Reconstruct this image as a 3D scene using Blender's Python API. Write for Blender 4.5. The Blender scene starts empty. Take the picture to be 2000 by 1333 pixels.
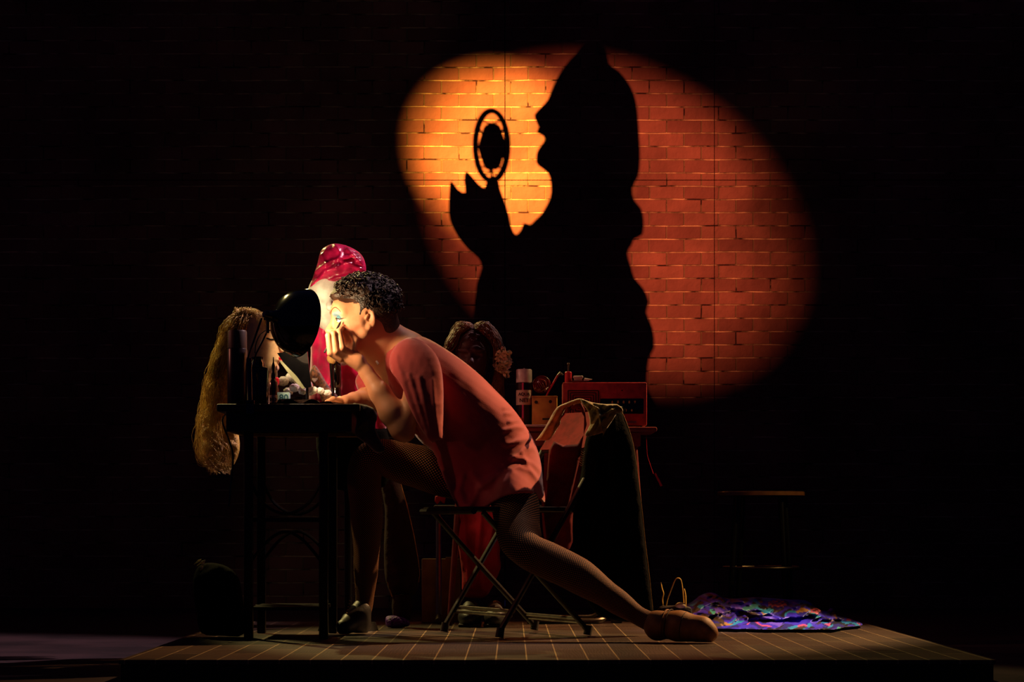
import bpy, bmesh, math, random
import numpy as np
from mathutils import Vector, Matrix
from mathutils.geometry import delaunay_2d_cdt
random.seed(7); rng = np.random.default_rng(11)
sc = bpy.context.scene
C = sc.collection
PI = math.pi
# ---------------------------------------------------------------- camera
F, CY, CZ, HX, HY = 4300.0, -7.7, 0.39, 1000.0, 1022.0
cam = bpy.data.cameras.new('camera'); cam.sensor_width = 36; cam.sensor_fit = 'HORIZONTAL'
cam.lens = 36 * F / 2000; cam.shift_y = (HY - 666.5) / 2000; cam.clip_end = 100
camo = bpy.data.objects.new('camera', cam); C.objects.link(camo)
camo.location = (0, CY, CZ); camo.rotation_euler = (PI / 2, 0, 0); sc.camera = camo
cam.dof.use_dof = False
sc.view_settings.view_transform = 'Standard'; sc.view_settings.look = 'None'
sc.view_settings.exposure = 0.0; sc.view_settings.gamma = 1.0
# ---------------------------------------------------------------- world and lights
w = bpy.data.worlds.new('world'); sc.world = w; w.use_nodes = True
w.node_tree.nodes['Background'].inputs[0].default_value = (0.15, 0.17, 1.0, 1)
w.node_tree.nodes['Background'].inputs[1].default_value = 0.012

def spot(name, loc, target, energy, color, size_deg, blend=0.3, radius=0.05):
    l = bpy.data.lights.new(name, 'SPOT'); l.energy = energy; l.color = color
    l.spot_size = math.radians(size_deg); l.spot_blend = blend; l.shadow_soft_size = radius
    o = bpy.data.objects.new(name, l); C.objects.link(o); o.location = loc
    d = Vector(target) - Vector(loc); o.rotation_euler = d.to_track_quat('-Z', 'Y').to_euler()
    return o
SRC = Vector((-4.4, -2.2, 5.2)); WALLY = 4.7
def V(px, py, y=0.0):                      # a photo pixel taken to the depth y of the stage
    s = F / (y - CY)
    return Vector(((px - HX) / s, y, CZ + (HY - py) / s))
spot('wall_spot_red', SRC, V(1172, 420, WALLY), 5700, (1.0, 0.22, 0.11), 12.0, 0.62, 0.006)
spot('wall_spot_amber', SRC, V(1000, 310, WALLY), 36000, (1.0, 0.40, 0.07), 7.8, 1.0, 0.006)
spot('back_light_amber', (4.2, 2.4, 4.3), (0.52, -0.02, 0.3), 2500, (1.0, 0.54, 0.22), 22, 0.6, 0.04)
spot('back_light_left', (-3.2, 3.6, 4.4), (-0.45, 0.3, 0.95), 900, (1.0, 0.76, 0.26), 20, 0.4, 0.05)
spot('red_side_light', (-4.5, 0.3, 2.3), (0.1, 0.3, 0.6), 70, (1.0, 0.30, 0.20), 24, 0.5, 0.06)
spot('magenta_wash', (2.8, 1.6, 5.0), (-3.0, 0.3, -0.1), 2000, (0.80, 0.50, 0.56), 27, 0.5, 0.04)
spot('costume_rake_light', (3.4, 2.3, 2.6), (0.93, 0.45, 0.03), 470, (0.78, 0.76, 1.0), 10, 0.8, 0.04)  # added spot, rakes the satin heap so its folds shade
spot('top_light', (0.5, 2.0, 5.2), (-0.08, 0.0, 0.85), 330, (1.0, 0.66, 0.50), 14, 0.8, 0.05)
spot('wig_fill_light', (-4.2, 1.3, 3.4), (-1.02, 0.15, 0.86), 420, (1.0, 0.80, 0.32), 8, 0.8, 0.04)  # added fill, only there to brighten the blonde wig
spot('rear_table_fill_light', (-4.0, -0.3, 2.6), (0.35, 0.72, 0.88), 150, (1.0, 0.40, 0.28), 9.5, 0.6, 0.04)  # added fill for the radio and its neighbours, no source of its own
spot('low_red_fill_light', (-3.6, -1.5, 0.5), (-0.16, -0.1, 0.54), 24, (1.0, 0.20, 0.18), 6, 0.8, 0.03)  # added low fill to redden the shirt's hem, not a known footlight
spot('stool_fill_light', (4.5, -0.3, 3.0), (1.02, 1.9, 0.42), 260, (1.0, 0.62, 0.18), 8, 0.6, 0.04)  # added spot that only picks out the stool's edge

# ---------------------------------------------------------------- materials
def lin(c):
    return tuple(((v / 255) / 12.92 if v / 255 <= 0.04045 else ((v / 255 + 0.055) / 1.055) ** 2.4) for v in c)
def mat(name, rgb, rough=0.6, metal=0.0, var=0.15, scale=30, bump=0.1, bscale=None, rgb2=None, sheen=0, spec=0.5, trans=0, coat=0, sss=0, emit=None):
    m = bpy.data.materials.new(name); m.use_nodes = True
    N, L = m.node_tree.nodes, m.node_tree.links; b = N['Principled BSDF']
    tc = N.new('ShaderNodeTexCoord'); ns = N.new('ShaderNodeTexNoise'); ns.inputs['Scale'].default_value = scale; ns.inputs['Detail'].default_value = 5
    L.new(tc.outputs['Object'], ns.inputs['Vector'])
    mx = N.new('ShaderNodeMix'); mx.data_type = 'RGBA'
    a = lin(rgb); c2 = lin(rgb2) if rgb2 else tuple(v * (1 - var * 2.2) for v in a)
    mx.inputs['A'].default_value = (*a, 1); mx.inputs['B'].default_value = (*c2, 1)
    rp = N.new('ShaderNodeMapRange'); rp.inputs['From Min'].default_value = 0.38; rp.inputs['From Max'].default_value = 0.66
    L.new(ns.outputs['Fac'], rp.inputs['Value']); L.new(rp.outputs['Result'], mx.inputs['Factor']); L.new(mx.outputs['Result'], b.inputs['Base Color'])
    b.inputs['Roughness'].default_value = rough; b.inputs['Metallic'].default_value = metal
    b.inputs['Specular IOR Level'].default_value = spec; b.inputs['Sheen Weight'].default_value = sheen
    b.inputs['Transmission Weight'].default_value = trans; b.inputs['Coat Weight'].default_value = coat
    if sss: b.inputs['Subsurface Weight'].default_value = sss; b.inputs['Subsurface Radius'].default_value = (0.01, 0.004, 0.002)
    if emit: b.inputs['Emission Color'].default_value = (*emit[0], 1); b.inputs['Emission Strength'].default_value = emit[1]
    if bump:
        n2 = N.new('ShaderNodeTexNoise'); n2.inputs['Scale'].default_value = bscale or scale * 4; n2.inputs['Detail'].default_value = 4
        L.new(tc.outputs['Object'], n2.inputs['Vector']); bp = N.new('ShaderNodeBump'); bp.inputs['Strength'].default_value = bump; bp.inputs['Distance'].default_value = 0.01
        L.new(n2.outputs['Fac'], bp.inputs['Height']); L.new(bp.outputs['Normal'], b.inputs['Normal'])
    return m
M = {}
M['black_metal'] = mat('black metal', (14, 13, 13), 0.35, 0.6, bump=0.02)
M['black_gloss'] = mat('black enamel', (10, 9, 9), 0.12, 0, bump=0.0, coat=0.6)
M['chair_paint'] = mat('dark chair enamel', (46, 36, 30), 0.35, 0.5, bump=0.03)
M['steel'] = mat('steel', (150, 140, 125), 0.32, 1.0, bump=0.03)
M['dim_steel'] = mat('worn steel', (110, 95, 80), 0.4, 0.9, bump=0.05)
M['dark_wood'] = mat('dark wood', (26, 18, 14), 0.5, bump=0.1)
M['pale_wood'] = mat('pale wood', (170, 130, 60), 0.6, bump=0.1)
M['table_red'] = mat('red brown table', (120, 45, 35), 0.4, bump=0.05)
M['white_plastic'] = mat('white plastic', (228, 222, 210), 0.4, bump=0.02)
M['foam'] = mat('white foam', (240, 236, 228), 0.8, bump=0.05)
M['face_foam'] = mat('painted foam', (214, 178, 140), 0.6, bump=0.03)
M['brown_face'] = mat('brown wig head', (70, 38, 26), 0.6, bump=0.03)
M['magenta'] = mat('magenta satin', (225, 8, 95), 0.38, rgb2=(170, 0, 70), scale=14, bump=0.15, bscale=25, sheen=0.4)
M['turban'] = mat('pink turban satin', (205, 25, 90), 0.32, rgb2=(120, 8, 45), scale=22, bump=0.5, bscale=28)
M['shirt'] = mat('faded red jersey', (186, 74, 74), 0.85, rgb2=(172, 62, 64), scale=10, bump=0.12, bscale=420, sheen=0.35, spec=0.2)
M['red_cloth'] = mat('red cloth', (150, 18, 30), 0.8, rgb2=(120, 12, 24), scale=10, bump=0.3, bscale=40, spec=0.2)
M['dark_red'] = mat('dark red lining', (95, 12, 18), 0.8, bump=0.2, bscale=40, spec=0.2)
M['olive'] = mat('olive velvet', (150, 124, 40), 0.75, rgb2=(112, 90, 28), bump=0.25, bscale=140, sheen=0.5, spec=0.2)
M['coat'] = mat('black coat cloth', (9, 8, 6), 0.95, bump=0.3, bscale=120, spec=0.05)
M['brown_trouser'] = mat('brown trousers cloth', (46, 26, 20), 0.9, bump=0.3, bscale=150, spec=0.15)
M['trim_rimlight'] = mat('ochre edging and rim light', (185, 140, 60), 0.7, bump=0.2)  # frayed edge and beads; also the painted rim light on coat and trousers
M['hair'] = mat('dark curly hair', (52, 30, 16), 0.42, rgb2=(26, 15, 9), scale=60, bump=0.5, bscale=160)
M['wig_brown'] = mat('brown wig hair', (124, 82, 40), 0.45, rgb2=(60, 34, 16), scale=40, bump=0.5, bscale=200)
M['wig_blonde'] = mat('blonde wig hair', (222, 190, 96), 0.45, rgb2=(170, 132, 56), scale=30, bump=0.4, bscale=200)
M['flower'] = mat('cream petals', (238, 226, 180), 0.7, bump=0.1, sss=0.1)
M['amber_glass'] = mat('amber glass', (60, 22, 8), 0.1, bump=0, coat=0.5)
M['label'] = mat('paper label', (214, 196, 170), 0.7, bump=0.02)
M['ink'] = mat('dark ink', (18, 10, 10), 0.6, bump=0)
M['blue_box'] = mat('pale blue card', (160, 196, 200), 0.6, bump=0)
M['blue_ink'] = mat('blue print', (20, 92, 120), 0.6, bump=0)
M['cotton'] = mat('cotton wool', (245, 240, 232), 1.0, bump=0.5, bscale=160, sss=0.1)
M['leopard'] = mat('spotted cloth', (130, 76, 44), 0.7, rgb2=(22, 10, 8), scale=90, bump=0.1)
M['lace'] = mat('brown lace', (96, 62, 40), 0.8, rgb2=(40, 24, 16), scale=180, bump=0.4, bscale=260)
M['plum'] = mat('plum paper', (110, 40, 44), 0.6, bump=0.1)
M['tan'] = mat('tan bristles', (200, 150, 82), 0.8, bump=0.5, bscale=600)
M['can_brown'] = mat('brown cap', (66, 40, 24), 0.5, bump=0.02)
M['can_dark'] = mat('dark printed can', (34, 14, 24), 0.3, 0.3, bump=0.0)
M['pink_stripe'] = mat('pink stripe', (200, 60, 120), 0.4, bump=0)
M['mug'] = mat('mustard glaze', (196, 150, 60), 0.4, rgb2=(150, 92, 40), scale=16, bump=0.1, coat=0.3)
M['radio'] = mat('red plastic radio', (170, 42, 40), 0.45, rgb2=(138, 30, 32), scale=40, bump=0.08)
M['red_plastic'] = mat('red plastic', (200, 20, 40), 0.35, bump=0.02)
M['cork'] = mat('orange label', (220, 130, 50), 0.6, bump=0.02)
M['shoe'] = mat('tan leather', (150, 98, 44), 0.6, rgb2=(112, 70, 28), scale=25, bump=0.08, bscale=200)
M['sole'] = mat('dark sole', (30, 18, 12), 0.7, bump=0.1)
M['purple'] = mat('purple shoe mesh', (112, 30, 170), 0.6, rgb2=(30, 6, 50), scale=120, bump=0.4, bscale=200)
M['box'] = mat('olive card box', (120, 92, 34), 0.8, rgb2=(92, 68, 26), scale=12, bump=0.15)
M['bag'] = mat('dark bag leather', (24, 16, 14), 0.6, bump=0.2)
M['strap'] = mat('mustard strap', (228, 184, 70), 0.6, bump=0.1)
M['yellow'] = mat('pale yellow cloth', (240, 226, 150), 0.7, bump=0.2)
M['eye'] = mat('eye white', (235, 230, 225), 0.15, bump=0, var=0.02)
M['iris'] = mat('dark iris', (28, 16, 10), 0.1, bump=0)
M['brow'] = mat('painted brow', (96, 44, 24), 0.6, bump=0)
M['bulb'] = mat('glowing bulb', (255, 240, 210), 0.4, bump=0, emit=((1.0, 0.8, 0.5), 12))
M['shade_in'] = mat('white enamel', (235, 230, 220), 0.35, bump=0)
M['caster'] = mat('black show costume', (20, 16, 18), 0.8)

def attr_mat(name, rough=0.5, attr='Col', bump=0.1, bscale=300, sss=0.0, sheen=0, spec=0.5):
    m = mat(name, (200, 200, 200), rough, bump=bump, bscale=bscale, sss=sss, sheen=sheen, spec=spec)
    N, L = m.node_tree.nodes, m.node_tree.links
    a = N.new('ShaderNodeVertexColor'); a.layer_name = attr
    L.new(a.outputs['Color'], N['Principled BSDF'].inputs['Base Color']); return m
M['skin'] = attr_mat('skin', 0.5, bump=0.06, bscale=400, sss=0.12, spec=0.4)
M['pile'] = attr_mat('printed costume satin', 0.45, bump=0.2, bscale=60, sheen=0.0)

def net_mat(name, cell):
    m = mat(name, (200, 128, 80), 0.7, bump=0, var=0.05, spec=0.15)
    N, L = m.node_tree.nodes, m.node_tree.links; b = N['Principled BSDF']
    uv = N.new('ShaderNodeUVMap'); sp = N.new('ShaderNodeSeparateXYZ'); L.new(uv.outputs[0], sp.inputs[0])
    def M_(op, a, bb=None, c=None):
        n = N.new('ShaderNodeMath'); n.operation = op
        for i, v in enumerate((a, bb, c)):
            if v is None: continue
            if isinstance(v, (int, float)): n.inputs[i].default_value = v
            else: L.new(v, n.inputs[i])
        return n.outputs[0]
    s = M_('ADD', sp.outputs[0], sp.outputs[1]); d = M_('SUBTRACT', sp.outputs[0], sp.outputs[1])
    p1 = M_('PINGPONG', s, 0.5); p2 = M_('PINGPONG', d, 0.5)
    mn = M_('MINIMUM', p1, p2); hole = M_('SMOOTH_MIN', mn, 1, 0) if False else mn
    st = N.new('ShaderNodeMapRange'); st.inputs['From Min'].default_value = 0.23; st.inputs['From Max'].default_value = 0.29
    L.new(hole, st.inputs['Value'])
    mx = N.new('ShaderNodeMix'); mx.data_type = 'RGBA'; mx.inputs['A'].default_value = (0.006, 0.005, 0.005, 1)
    old = b.inputs['Base Color'].links[0].from_socket
    L.new(st.outputs['Result'], mx.inputs['Factor']); L.new(old, mx.inputs['B']); L.new(mx.outputs['Result'], b.inputs['Base Color'])
    bp = N.new('ShaderNodeBump'); bp.inputs['Strength'].default_value = 0.4; bp.inputs['Distance'].default_value = 0.002; bp.invert = True
    L.new(st.outputs['Result'], bp.inputs['Height']); L.new(bp.outputs['Normal'], b.inputs['Normal'])
    return m
M['fishnet'] = net_mat('black fishnet over skin', 0.01)

def wall_mat():
    m = bpy.data.materials.new('painted brick'); m.use_nodes = True
    N, L = m.node_tree.nodes, m.node_tree.links; b = N['Principled BSDF']
    tc = N.new('ShaderNodeTexCoord'); sp = N.new('ShaderNodeSeparateXYZ'); cb = N.new('ShaderNodeCombineXYZ')
    L.new(tc.outputs['Object'], sp.inputs[0]); L.new(sp.outputs['X'], cb.inputs['X']); L.new(sp.outputs['Z'], cb.inputs['Y'])
    nz = N.new('ShaderNodeTexNoise'); nz.inputs['Scale'].default_value = 3.5; nz.inputs['Detail'].default_value = 6
    L.new(cb.outputs[0], nz.inputs['Vector'])
    wob = N.new('ShaderNodeVectorMath'); wob.operation = 'SCALE'; wob.inputs['Scale'].default_value = 0.012; L.new(nz.outputs['Color'], wob.inputs[0])
    ad = N.new('ShaderNodeVectorMath'); ad.operation = 'ADD'; L.new(cb.outputs[0], ad.inputs[0]); L.new(wob.outputs[0], ad.inputs[1])
    br = N.new('ShaderNodeTexBrick'); br.inputs['Scale'].default_value = 1.0; br.inputs['Brick Width'].default_value = 0.195; br.inputs['Row Height'].default_value = 0.0745
    br.inputs['Mortar Size'].default_value = 0.0042; br.inputs['Mortar Smooth'].default_value = 0.3; br.inputs['Bias'].default_value = -0.2
    br.inputs['Color1'].default_value = (*lin((140, 96, 76)), 1); br.inputs['Color2'].default_value = (*lin((112, 72, 60)), 1); br.inputs['Mortar'].default_value = (*lin((206, 180, 126)), 1)
    L.new(ad.outputs[0], br.inputs['Vector'])
    n2 = N.new('ShaderNodeTexNoise'); n2.inputs['Scale'].default_value = 9; n2.inputs['Detail'].default_value = 8; L.new(cb.outputs[0], n2.inputs['Vector'])
    n3 = N.new('ShaderNodeTexNoise'); n3.inputs['Scale'].default_value = 1.6; n3.inputs['Detail'].default_value = 4; L.new(cb.outputs[0], n3.inputs['Vector'])
    s3 = N.new('ShaderNodeSeparateXYZ'); L.new(ad.outputs[0], s3.inputs[0])
    q1 = N.new('ShaderNodeMath'); q1.operation = 'DIVIDE'; q1.inputs[1].default_value = 0.0745; L.new(s3.outputs['Y'], q1.inputs[0])
    q2 = N.new('ShaderNodeMath'); q2.operation = 'FRACT'; L.new(q1.outputs[0], q2.inputs[0])
    q3 = N.new('ShaderNodeMath'); q3.operation = 'SUBTRACT'; q3.inputs[1].default_value = 0.5; L.new(q2.outputs[0], q3.inputs[0])
    q4 = N.new('ShaderNodeMath'); q4.operation = 'ABSOLUTE'; L.new(q3.outputs[0], q4.inputs[0])
    q5 = N.new('ShaderNodeMath'); q5.operation = 'GREATER_THAN'; q5.inputs[1].default_value = 0.44; L.new(q4.outputs[0], q5.inputs[0])
    # mortar is missing (dark joint) in places; level joints bright, upright ones darkened: top light painted in
    mr = N.new('ShaderNodeMapRange'); mr.inputs['From Min'].default_value = 0.40; mr.inputs['From Max'].default_value = 0.62; L.new(n2.outputs['Fac'], mr.inputs['Value'])
    dk = N.new('ShaderNodeMix'); dk.data_type = 'RGBA'; dk.inputs['B'].default_value = (*lin((52, 30, 24)), 1)
    mm = N.new('ShaderNodeMath'); mm.operation = 'MULTIPLY'; L.new(br.outputs['Fac'], mm.inputs[0]); L.new(mr.outputs['Result'], mm.inputs[1])
    hd_ = N.new('ShaderNodeMath'); hd_.operation = 'SUBTRACT'; hd_.inputs[0].default_value = 1.0; L.new(q5.outputs[0], hd_.inputs[1])
    hv_ = N.new('ShaderNodeMath'); hv_.operation = 'MULTIPLY'; L.new(hd_.outputs[0], hv_.inputs[0]); L.new(br.outputs['Fac'], hv_.inputs[1])
    h8 = N.new('ShaderNodeMath'); h8.operation = 'MULTIPLY'; h8.inputs[1].default_value = 0.75; L.new(hv_.outputs[0], h8.inputs[0])
    m9 = N.new('ShaderNodeMath'); m9.operation = 'MAXIMUM'; L.new(mm.outputs[0], m9.inputs[0]); L.new(h8.outputs[0], m9.inputs[1])
    L.new(br.outputs['Color'], dk.inputs['A']); L.new(m9.outputs[0], dk.inputs['Factor'])
    ml = N.new('ShaderNodeMix'); ml.data_type = 'RGBA'; ml.blend_type = 'MULTIPLY'; ml.inputs['Factor'].default_value = 0.85
    r3 = N.new('ShaderNodeMapRange'); r3.inputs['From Min'].default_value = 0.3; r3.inputs['From Max'].default_value = 0.7; r3.inputs['To Min'].default_value = 0.32; r3.inputs['To Max'].default_value = 1.25
    mix3 = N.new('ShaderNodeMath'); mix3.operation = 'ADD'; mix3.inputs[1].default_value = 0; L.new(n3.outputs['Fac'], mix3.inputs[0])
    L.new(mix3.outputs[0], r3.inputs['Value']); L.new(dk.outputs['Result'], ml.inputs['A']); L.new(r3.outputs['Result'], ml.inputs['B'])
    L.new(ml.outputs['Result'], b.inputs['Base Color'])
    b.inputs['Roughness'].default_value = 0.85; b.inputs['Specular IOR Level'].default_value = 0.2
    inv = N.new('ShaderNodeMath'); inv.operation = 'MULTIPLY_ADD'; inv.inputs[1].default_value = -1.0; L.new(br.outputs['Fac'], inv.inputs[0])
    sc2 = N.new('ShaderNodeMath'); sc2.operation = 'MULTIPLY'; sc2.inputs[1].default_value = 0.9; L.new(n2.outputs['Fac'], sc2.inputs[0]); L.new(sc2.outputs[0], inv.inputs[2])
    bp = N.new('ShaderNodeBump'); bp.inputs['Strength'].default_value = 1.0; bp.inputs['Distance'].default_value = 0.016
    L.new(inv.outputs[0], bp.inputs['Height']); L.new(bp.outputs['Normal'], b.inputs['Normal'])
    return m
M['brick'] = wall_mat()

def plank_mat():
    m = bpy.data.materials.new('dark plank boards'); m.use_nodes = True
    N, L = m.node_tree.nodes, m.node_tree.links; b = N['Principled BSDF']
    tc = N.new('ShaderNodeTexCoord'); mp = N.new('ShaderNodeMapping'); mp.inputs['Rotation'].default_value = (0, 0, PI / 2); L.new(tc.outputs['Object'], mp.inputs['Vector'])
    br = N.new('ShaderNodeTexBrick'); br.inputs['Scale'].default_value = 1; br.inputs['Brick Width'].default_value = 0.46; br.inputs['Row Height'].default_value = 0.088
    br.inputs['Mortar Size'].default_value = 0.0022; br.inputs['Mortar Smooth'].default_value = 0.2; br.inputs['Bias'].default_value = 0
    br.inputs['Color1'].default_value = (*lin((72, 55, 44)), 1); br.inputs['Color2'].default_value = (*lin((44, 33, 27)), 1); br.inputs['Mortar'].default_value = (*lin((150, 128, 92)), 1)
    L.new(mp.outputs[0], br.inputs['Vector'])
    m2 = N.new('ShaderNodeMapping'); m2.inputs['Scale'].default_value = (1.0, 0.12, 1); L.new(tc.outputs['Object'], m2.inputs['Vector'])
    wv = N.new('ShaderNodeTexWave'); wv.wave_type = 'BANDS'; wv.bands_direction = 'X'; wv.inputs['Scale'].default_value = 34; wv.inputs['Distortion'].default_value = 14; wv.inputs['Detail'].default_value = 5; wv.inputs['Detail Scale'].default_value = 0.7
    L.new(m2.outputs[0], wv.inputs['Vector'])
    mx = N.new('ShaderNodeMix'); mx.data_type = 'RGBA'; mx.blend_type = 'MULTIPLY'; mx.inputs['Factor'].default_value = 0.28
    rr = N.new('ShaderNodeMapRange'); rr.inputs['To Min'].default_value = 0.45; rr.inputs['To Max'].default_value = 1.3; L.new(wv.outputs['Fac'], rr.inputs['Value'])
    L.new(br.outputs['Color'], mx.inputs['A']); L.new(rr.outputs['Result'], mx.inputs['B']); L.new(mx.outputs['Result'], b.inputs['Base Color'])
    b.inputs['Roughness'].default_value = 0.42
    bp = N.new('ShaderNodeBump'); bp.inputs['Strength'].default_value = 0.08; bp.inputs['Distance'].default_value = 0.002
    L.new(wv.outputs['Fac'], bp.inputs['Height']); L.new(bp.outputs['Normal'], b.inputs['Normal'])
    return m
M['plank'] = plank_mat()
M['stage'] = mat('worn stage boards', (62, 46, 48), 0.5, rgb2=(34, 26, 28), scale=3, bump=0.15, bscale=40)
M['fascia'] = mat('black platform fascia', (10, 9, 12), 0.7, bump=0.1)

# ---------------------------------------------------------------- mesh helpers
def frame(d):
    d = Vector(d).normalized(); a = Vector((0, 0, 1)) if abs(d.z) < 0.9 else Vector((1, 0, 0))
    x = d.cross(a).normalized(); return x, x.cross(d).normalized(), d
class MB:
    def __init__(s): s.v = []; s.f = []; s.uv = {}
    def add(s, vs, fs):
        o = len(s.v); s.v += [tuple(v) for v in vs]; s.f += [tuple(i + o for i in f) for f in fs]; return s
    def box(s, c, size, rot=None, bev=0.0):
        c = Vector(c); hx, hy, hz = [v / 2 for v in size]; R = rot or Matrix.Identity(3)
        b = min(bev, hx * .9, hy * .9, hz * .9)
        if b <= 0:
            vs = [c + R @ Vector((x * hx, y * hy, z * hz)) for x in (-1, 1) for y in (-1, 1) for z in (-1, 1)]
            return s.add(vs, [(0, 1, 3, 2), (4, 6, 7, 5), (0, 4, 5, 1), (2, 3, 7, 6), (0, 2, 6, 4), (1, 5, 7, 3)])
        bm = bmesh.new(); bmesh.ops.create_cube(bm, size=1)
        for v in bm.verts: v.co = Vector((v.co.x * 2 * hx, v.co.y * 2 * hy, v.co.z * 2 * hz))
        bmesh.ops.bevel(bm, geom=bm.edges[:], offset=b, segments=2, affect='EDGES', profile=0.5)
        bm.verts.index_update(); s.add([c + R @ v.co for v in bm.verts], [tuple(v.index for v in f.verts) for f in bm.faces]); bm.free(); return s
    def ring_loft(s, rings, closed=True, cap=True):
        n = len(rings[0]); o = len(s.v)
        for r in rings: s.v += [tuple(p) for p in r]
        for i in range(len(rings) - 1):
            for j in range(n if closed else n - 1):
                k = (j + 1) % n; s.f.append((o + i * n + j, o + i * n + k, o + (i + 1) * n + k, o + (i + 1) * n + j))
        if cap and closed:
            s.f.append(tuple(o + j for j in reversed(range(n)))); s.f.append(tuple(o + (len(rings) - 1) * n + j for j in range(n)))
        return s
    def lathe(s, prof, c, axis=(0, 0, 1), n=28, cap=True):      # prof: (radius, height)
        x, y, d = frame(axis); c = Vector(c)
        return s.ring_loft([[c + d * h + (x * math.cos(2 * PI * j / n) + y * math.sin(2 * PI * j / n)) * max(r, 1e-4) for j in range(n)] for r, h in prof], cap=cap)
    def cyl(s, p0, p1, r0, r1=None, n=16):
        p0 = Vector(p0); p1 = Vector(p1); return s.lathe([(r0, 0), (r1 if r1 is not None else r0, (p1 - p0).length)], p0, p1 - p0, n)
    def tube(s, pts, r, n=8, flat=1.0):
        pts = [Vector(p) for p in pts]; rs = r if isinstance(r, (list, tuple)) else [r] * len(pts)
        rings = []; t0 = (pts[1] - pts[0]).normalized(); x, y, _ = frame(t0)
        for i, p in enumerate(pts):
            t = (pts[min(i + 1, len(pts) - 1)] - pts[max(i - 1, 0)]); t = t.normalized() if t.length > 1e-9 else t0
            x = (x - t * x.dot(t)); x = x.normalized() if x.length > 1e-6 else frame(t)[0]; y = t.cross(x)
            rings.append([p + (x * math.cos(2 * PI * j / n) + y * math.sin(2 * PI * j / n) * flat) * rs[i] for j in range(n)])
        return s.ring_loft(rings)
    def ell(s, c, r, rot=None, n=20, m=12):
        c = Vector(c); R = rot or Matrix.Identity(3); rings = []
        for i in range(m + 1):
            a = PI * i / m; rr = max(math.sin(a), 1e-3)
            rings.append([c + R @ Vector((r[0] * rr * math.cos(2 * PI * j / n), r[1] * rr * math.sin(2 * PI * j / n), -r[2] * math.cos(a))) for j in range(n)])
        return s.ring_loft(rings)
    def build(s, name, m, parent=None, smooth=35, uv=None, col=None):
        return mesh_obj(name, s.v, s.f, m, parent, smooth, uv, col)
def mesh_obj(name, v, f, m, parent=None, smooth=35, uv=None, col=None):
    off = rootloc(parent) if parent else Vector((0, 0, 0))
    v = np.asarray(v, dtype=np.float64) - np.array(off)
    me = bpy.data.meshes.new(name)
    if parent is None:                      # origin at the base centre
        o_ = np.array([(v[:, 0].min() + v[:, 0].max()) / 2, (v[:, 1].min() + v[:, 1].max()) / 2, v[:, 2].min()]); v = v - o_
    me.from_pydata(v.tolist(), [], [tuple(int(i) for i in q) for q in f]); me.validate(); me.update()
    ms = m if isinstance(m, list) else [m]
    for q in ms: me.materials.append(q)
    o = bpy.data.objects.new(name, me); C.objects.link(o)
    if parent: o.parent = parent
    else: o.location = o_
    if smooth:
        me.shade_smooth() if hasattr(me, 'shade_smooth') else None
        if smooth < 180 and hasattr(me, 'set_sharp_from_angle'): me.set_sharp_from_angle(angle=math.radians(smooth))
    if uv is not None:
        l = me.uv_layers.new(name='UVMap'); idx = np.zeros(len(me.loops), dtype=np.int32); me.loops.foreach_get('vertex_index', idx)
        l.data.foreach_set('uv', np.asarray(uv, dtype=np.float32)[idx].ravel())
    if col is not None:
        a = me.color_attributes.new('Col', 'FLOAT_COLOR', 'POINT'); c4 = np.ones((len(me.vertices), 4), dtype=np.float32); c4[:, :3] = col
        a.data.foreach_set('color', c4.ravel())
    return o
def rootloc(o):
    l = Vector((0, 0, 0))
    while o: l += o.location; o = o.parent
    return l
def tag(o, label, cat, group=None):
    o['label'] = label; o['category'] = cat
    if group: o['group'] = group
    return o
def thing(name, label, cat, loc, group=None):
    o = bpy.data.objects.new(name, None); o.empty_display_size = 0.05; C.objects.link(o); o.location = loc
    return tag(o, label, cat, group)
def struct(o): o['kind'] = 'structure'; return o
def smooth_poly(pts, k=3, closed=True):
    P = [Vector(p) for p in pts]; n = len(P); out = []
    for i in range(n if closed else n - 1):
        a, b, c, d = P[(i - 1) % n] if closed or i else P[0], P[i], P[(i + 1) % n], P[(i + 2) % n] if closed or i < n - 2 else P[-1]
        for j in range(k):
            t = j / k; out.append(0.5 * ((2 * b) + (c - a) * t + (2 * a - 5 * b + 4 * c - d) * t * t + (3 * b - a - 3 * c + d) * t ** 3))
    if not closed: out.append(P[-1])
    return out
def spline(pts, k=6): return smooth_poly(pts, k, closed=False)

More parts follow.
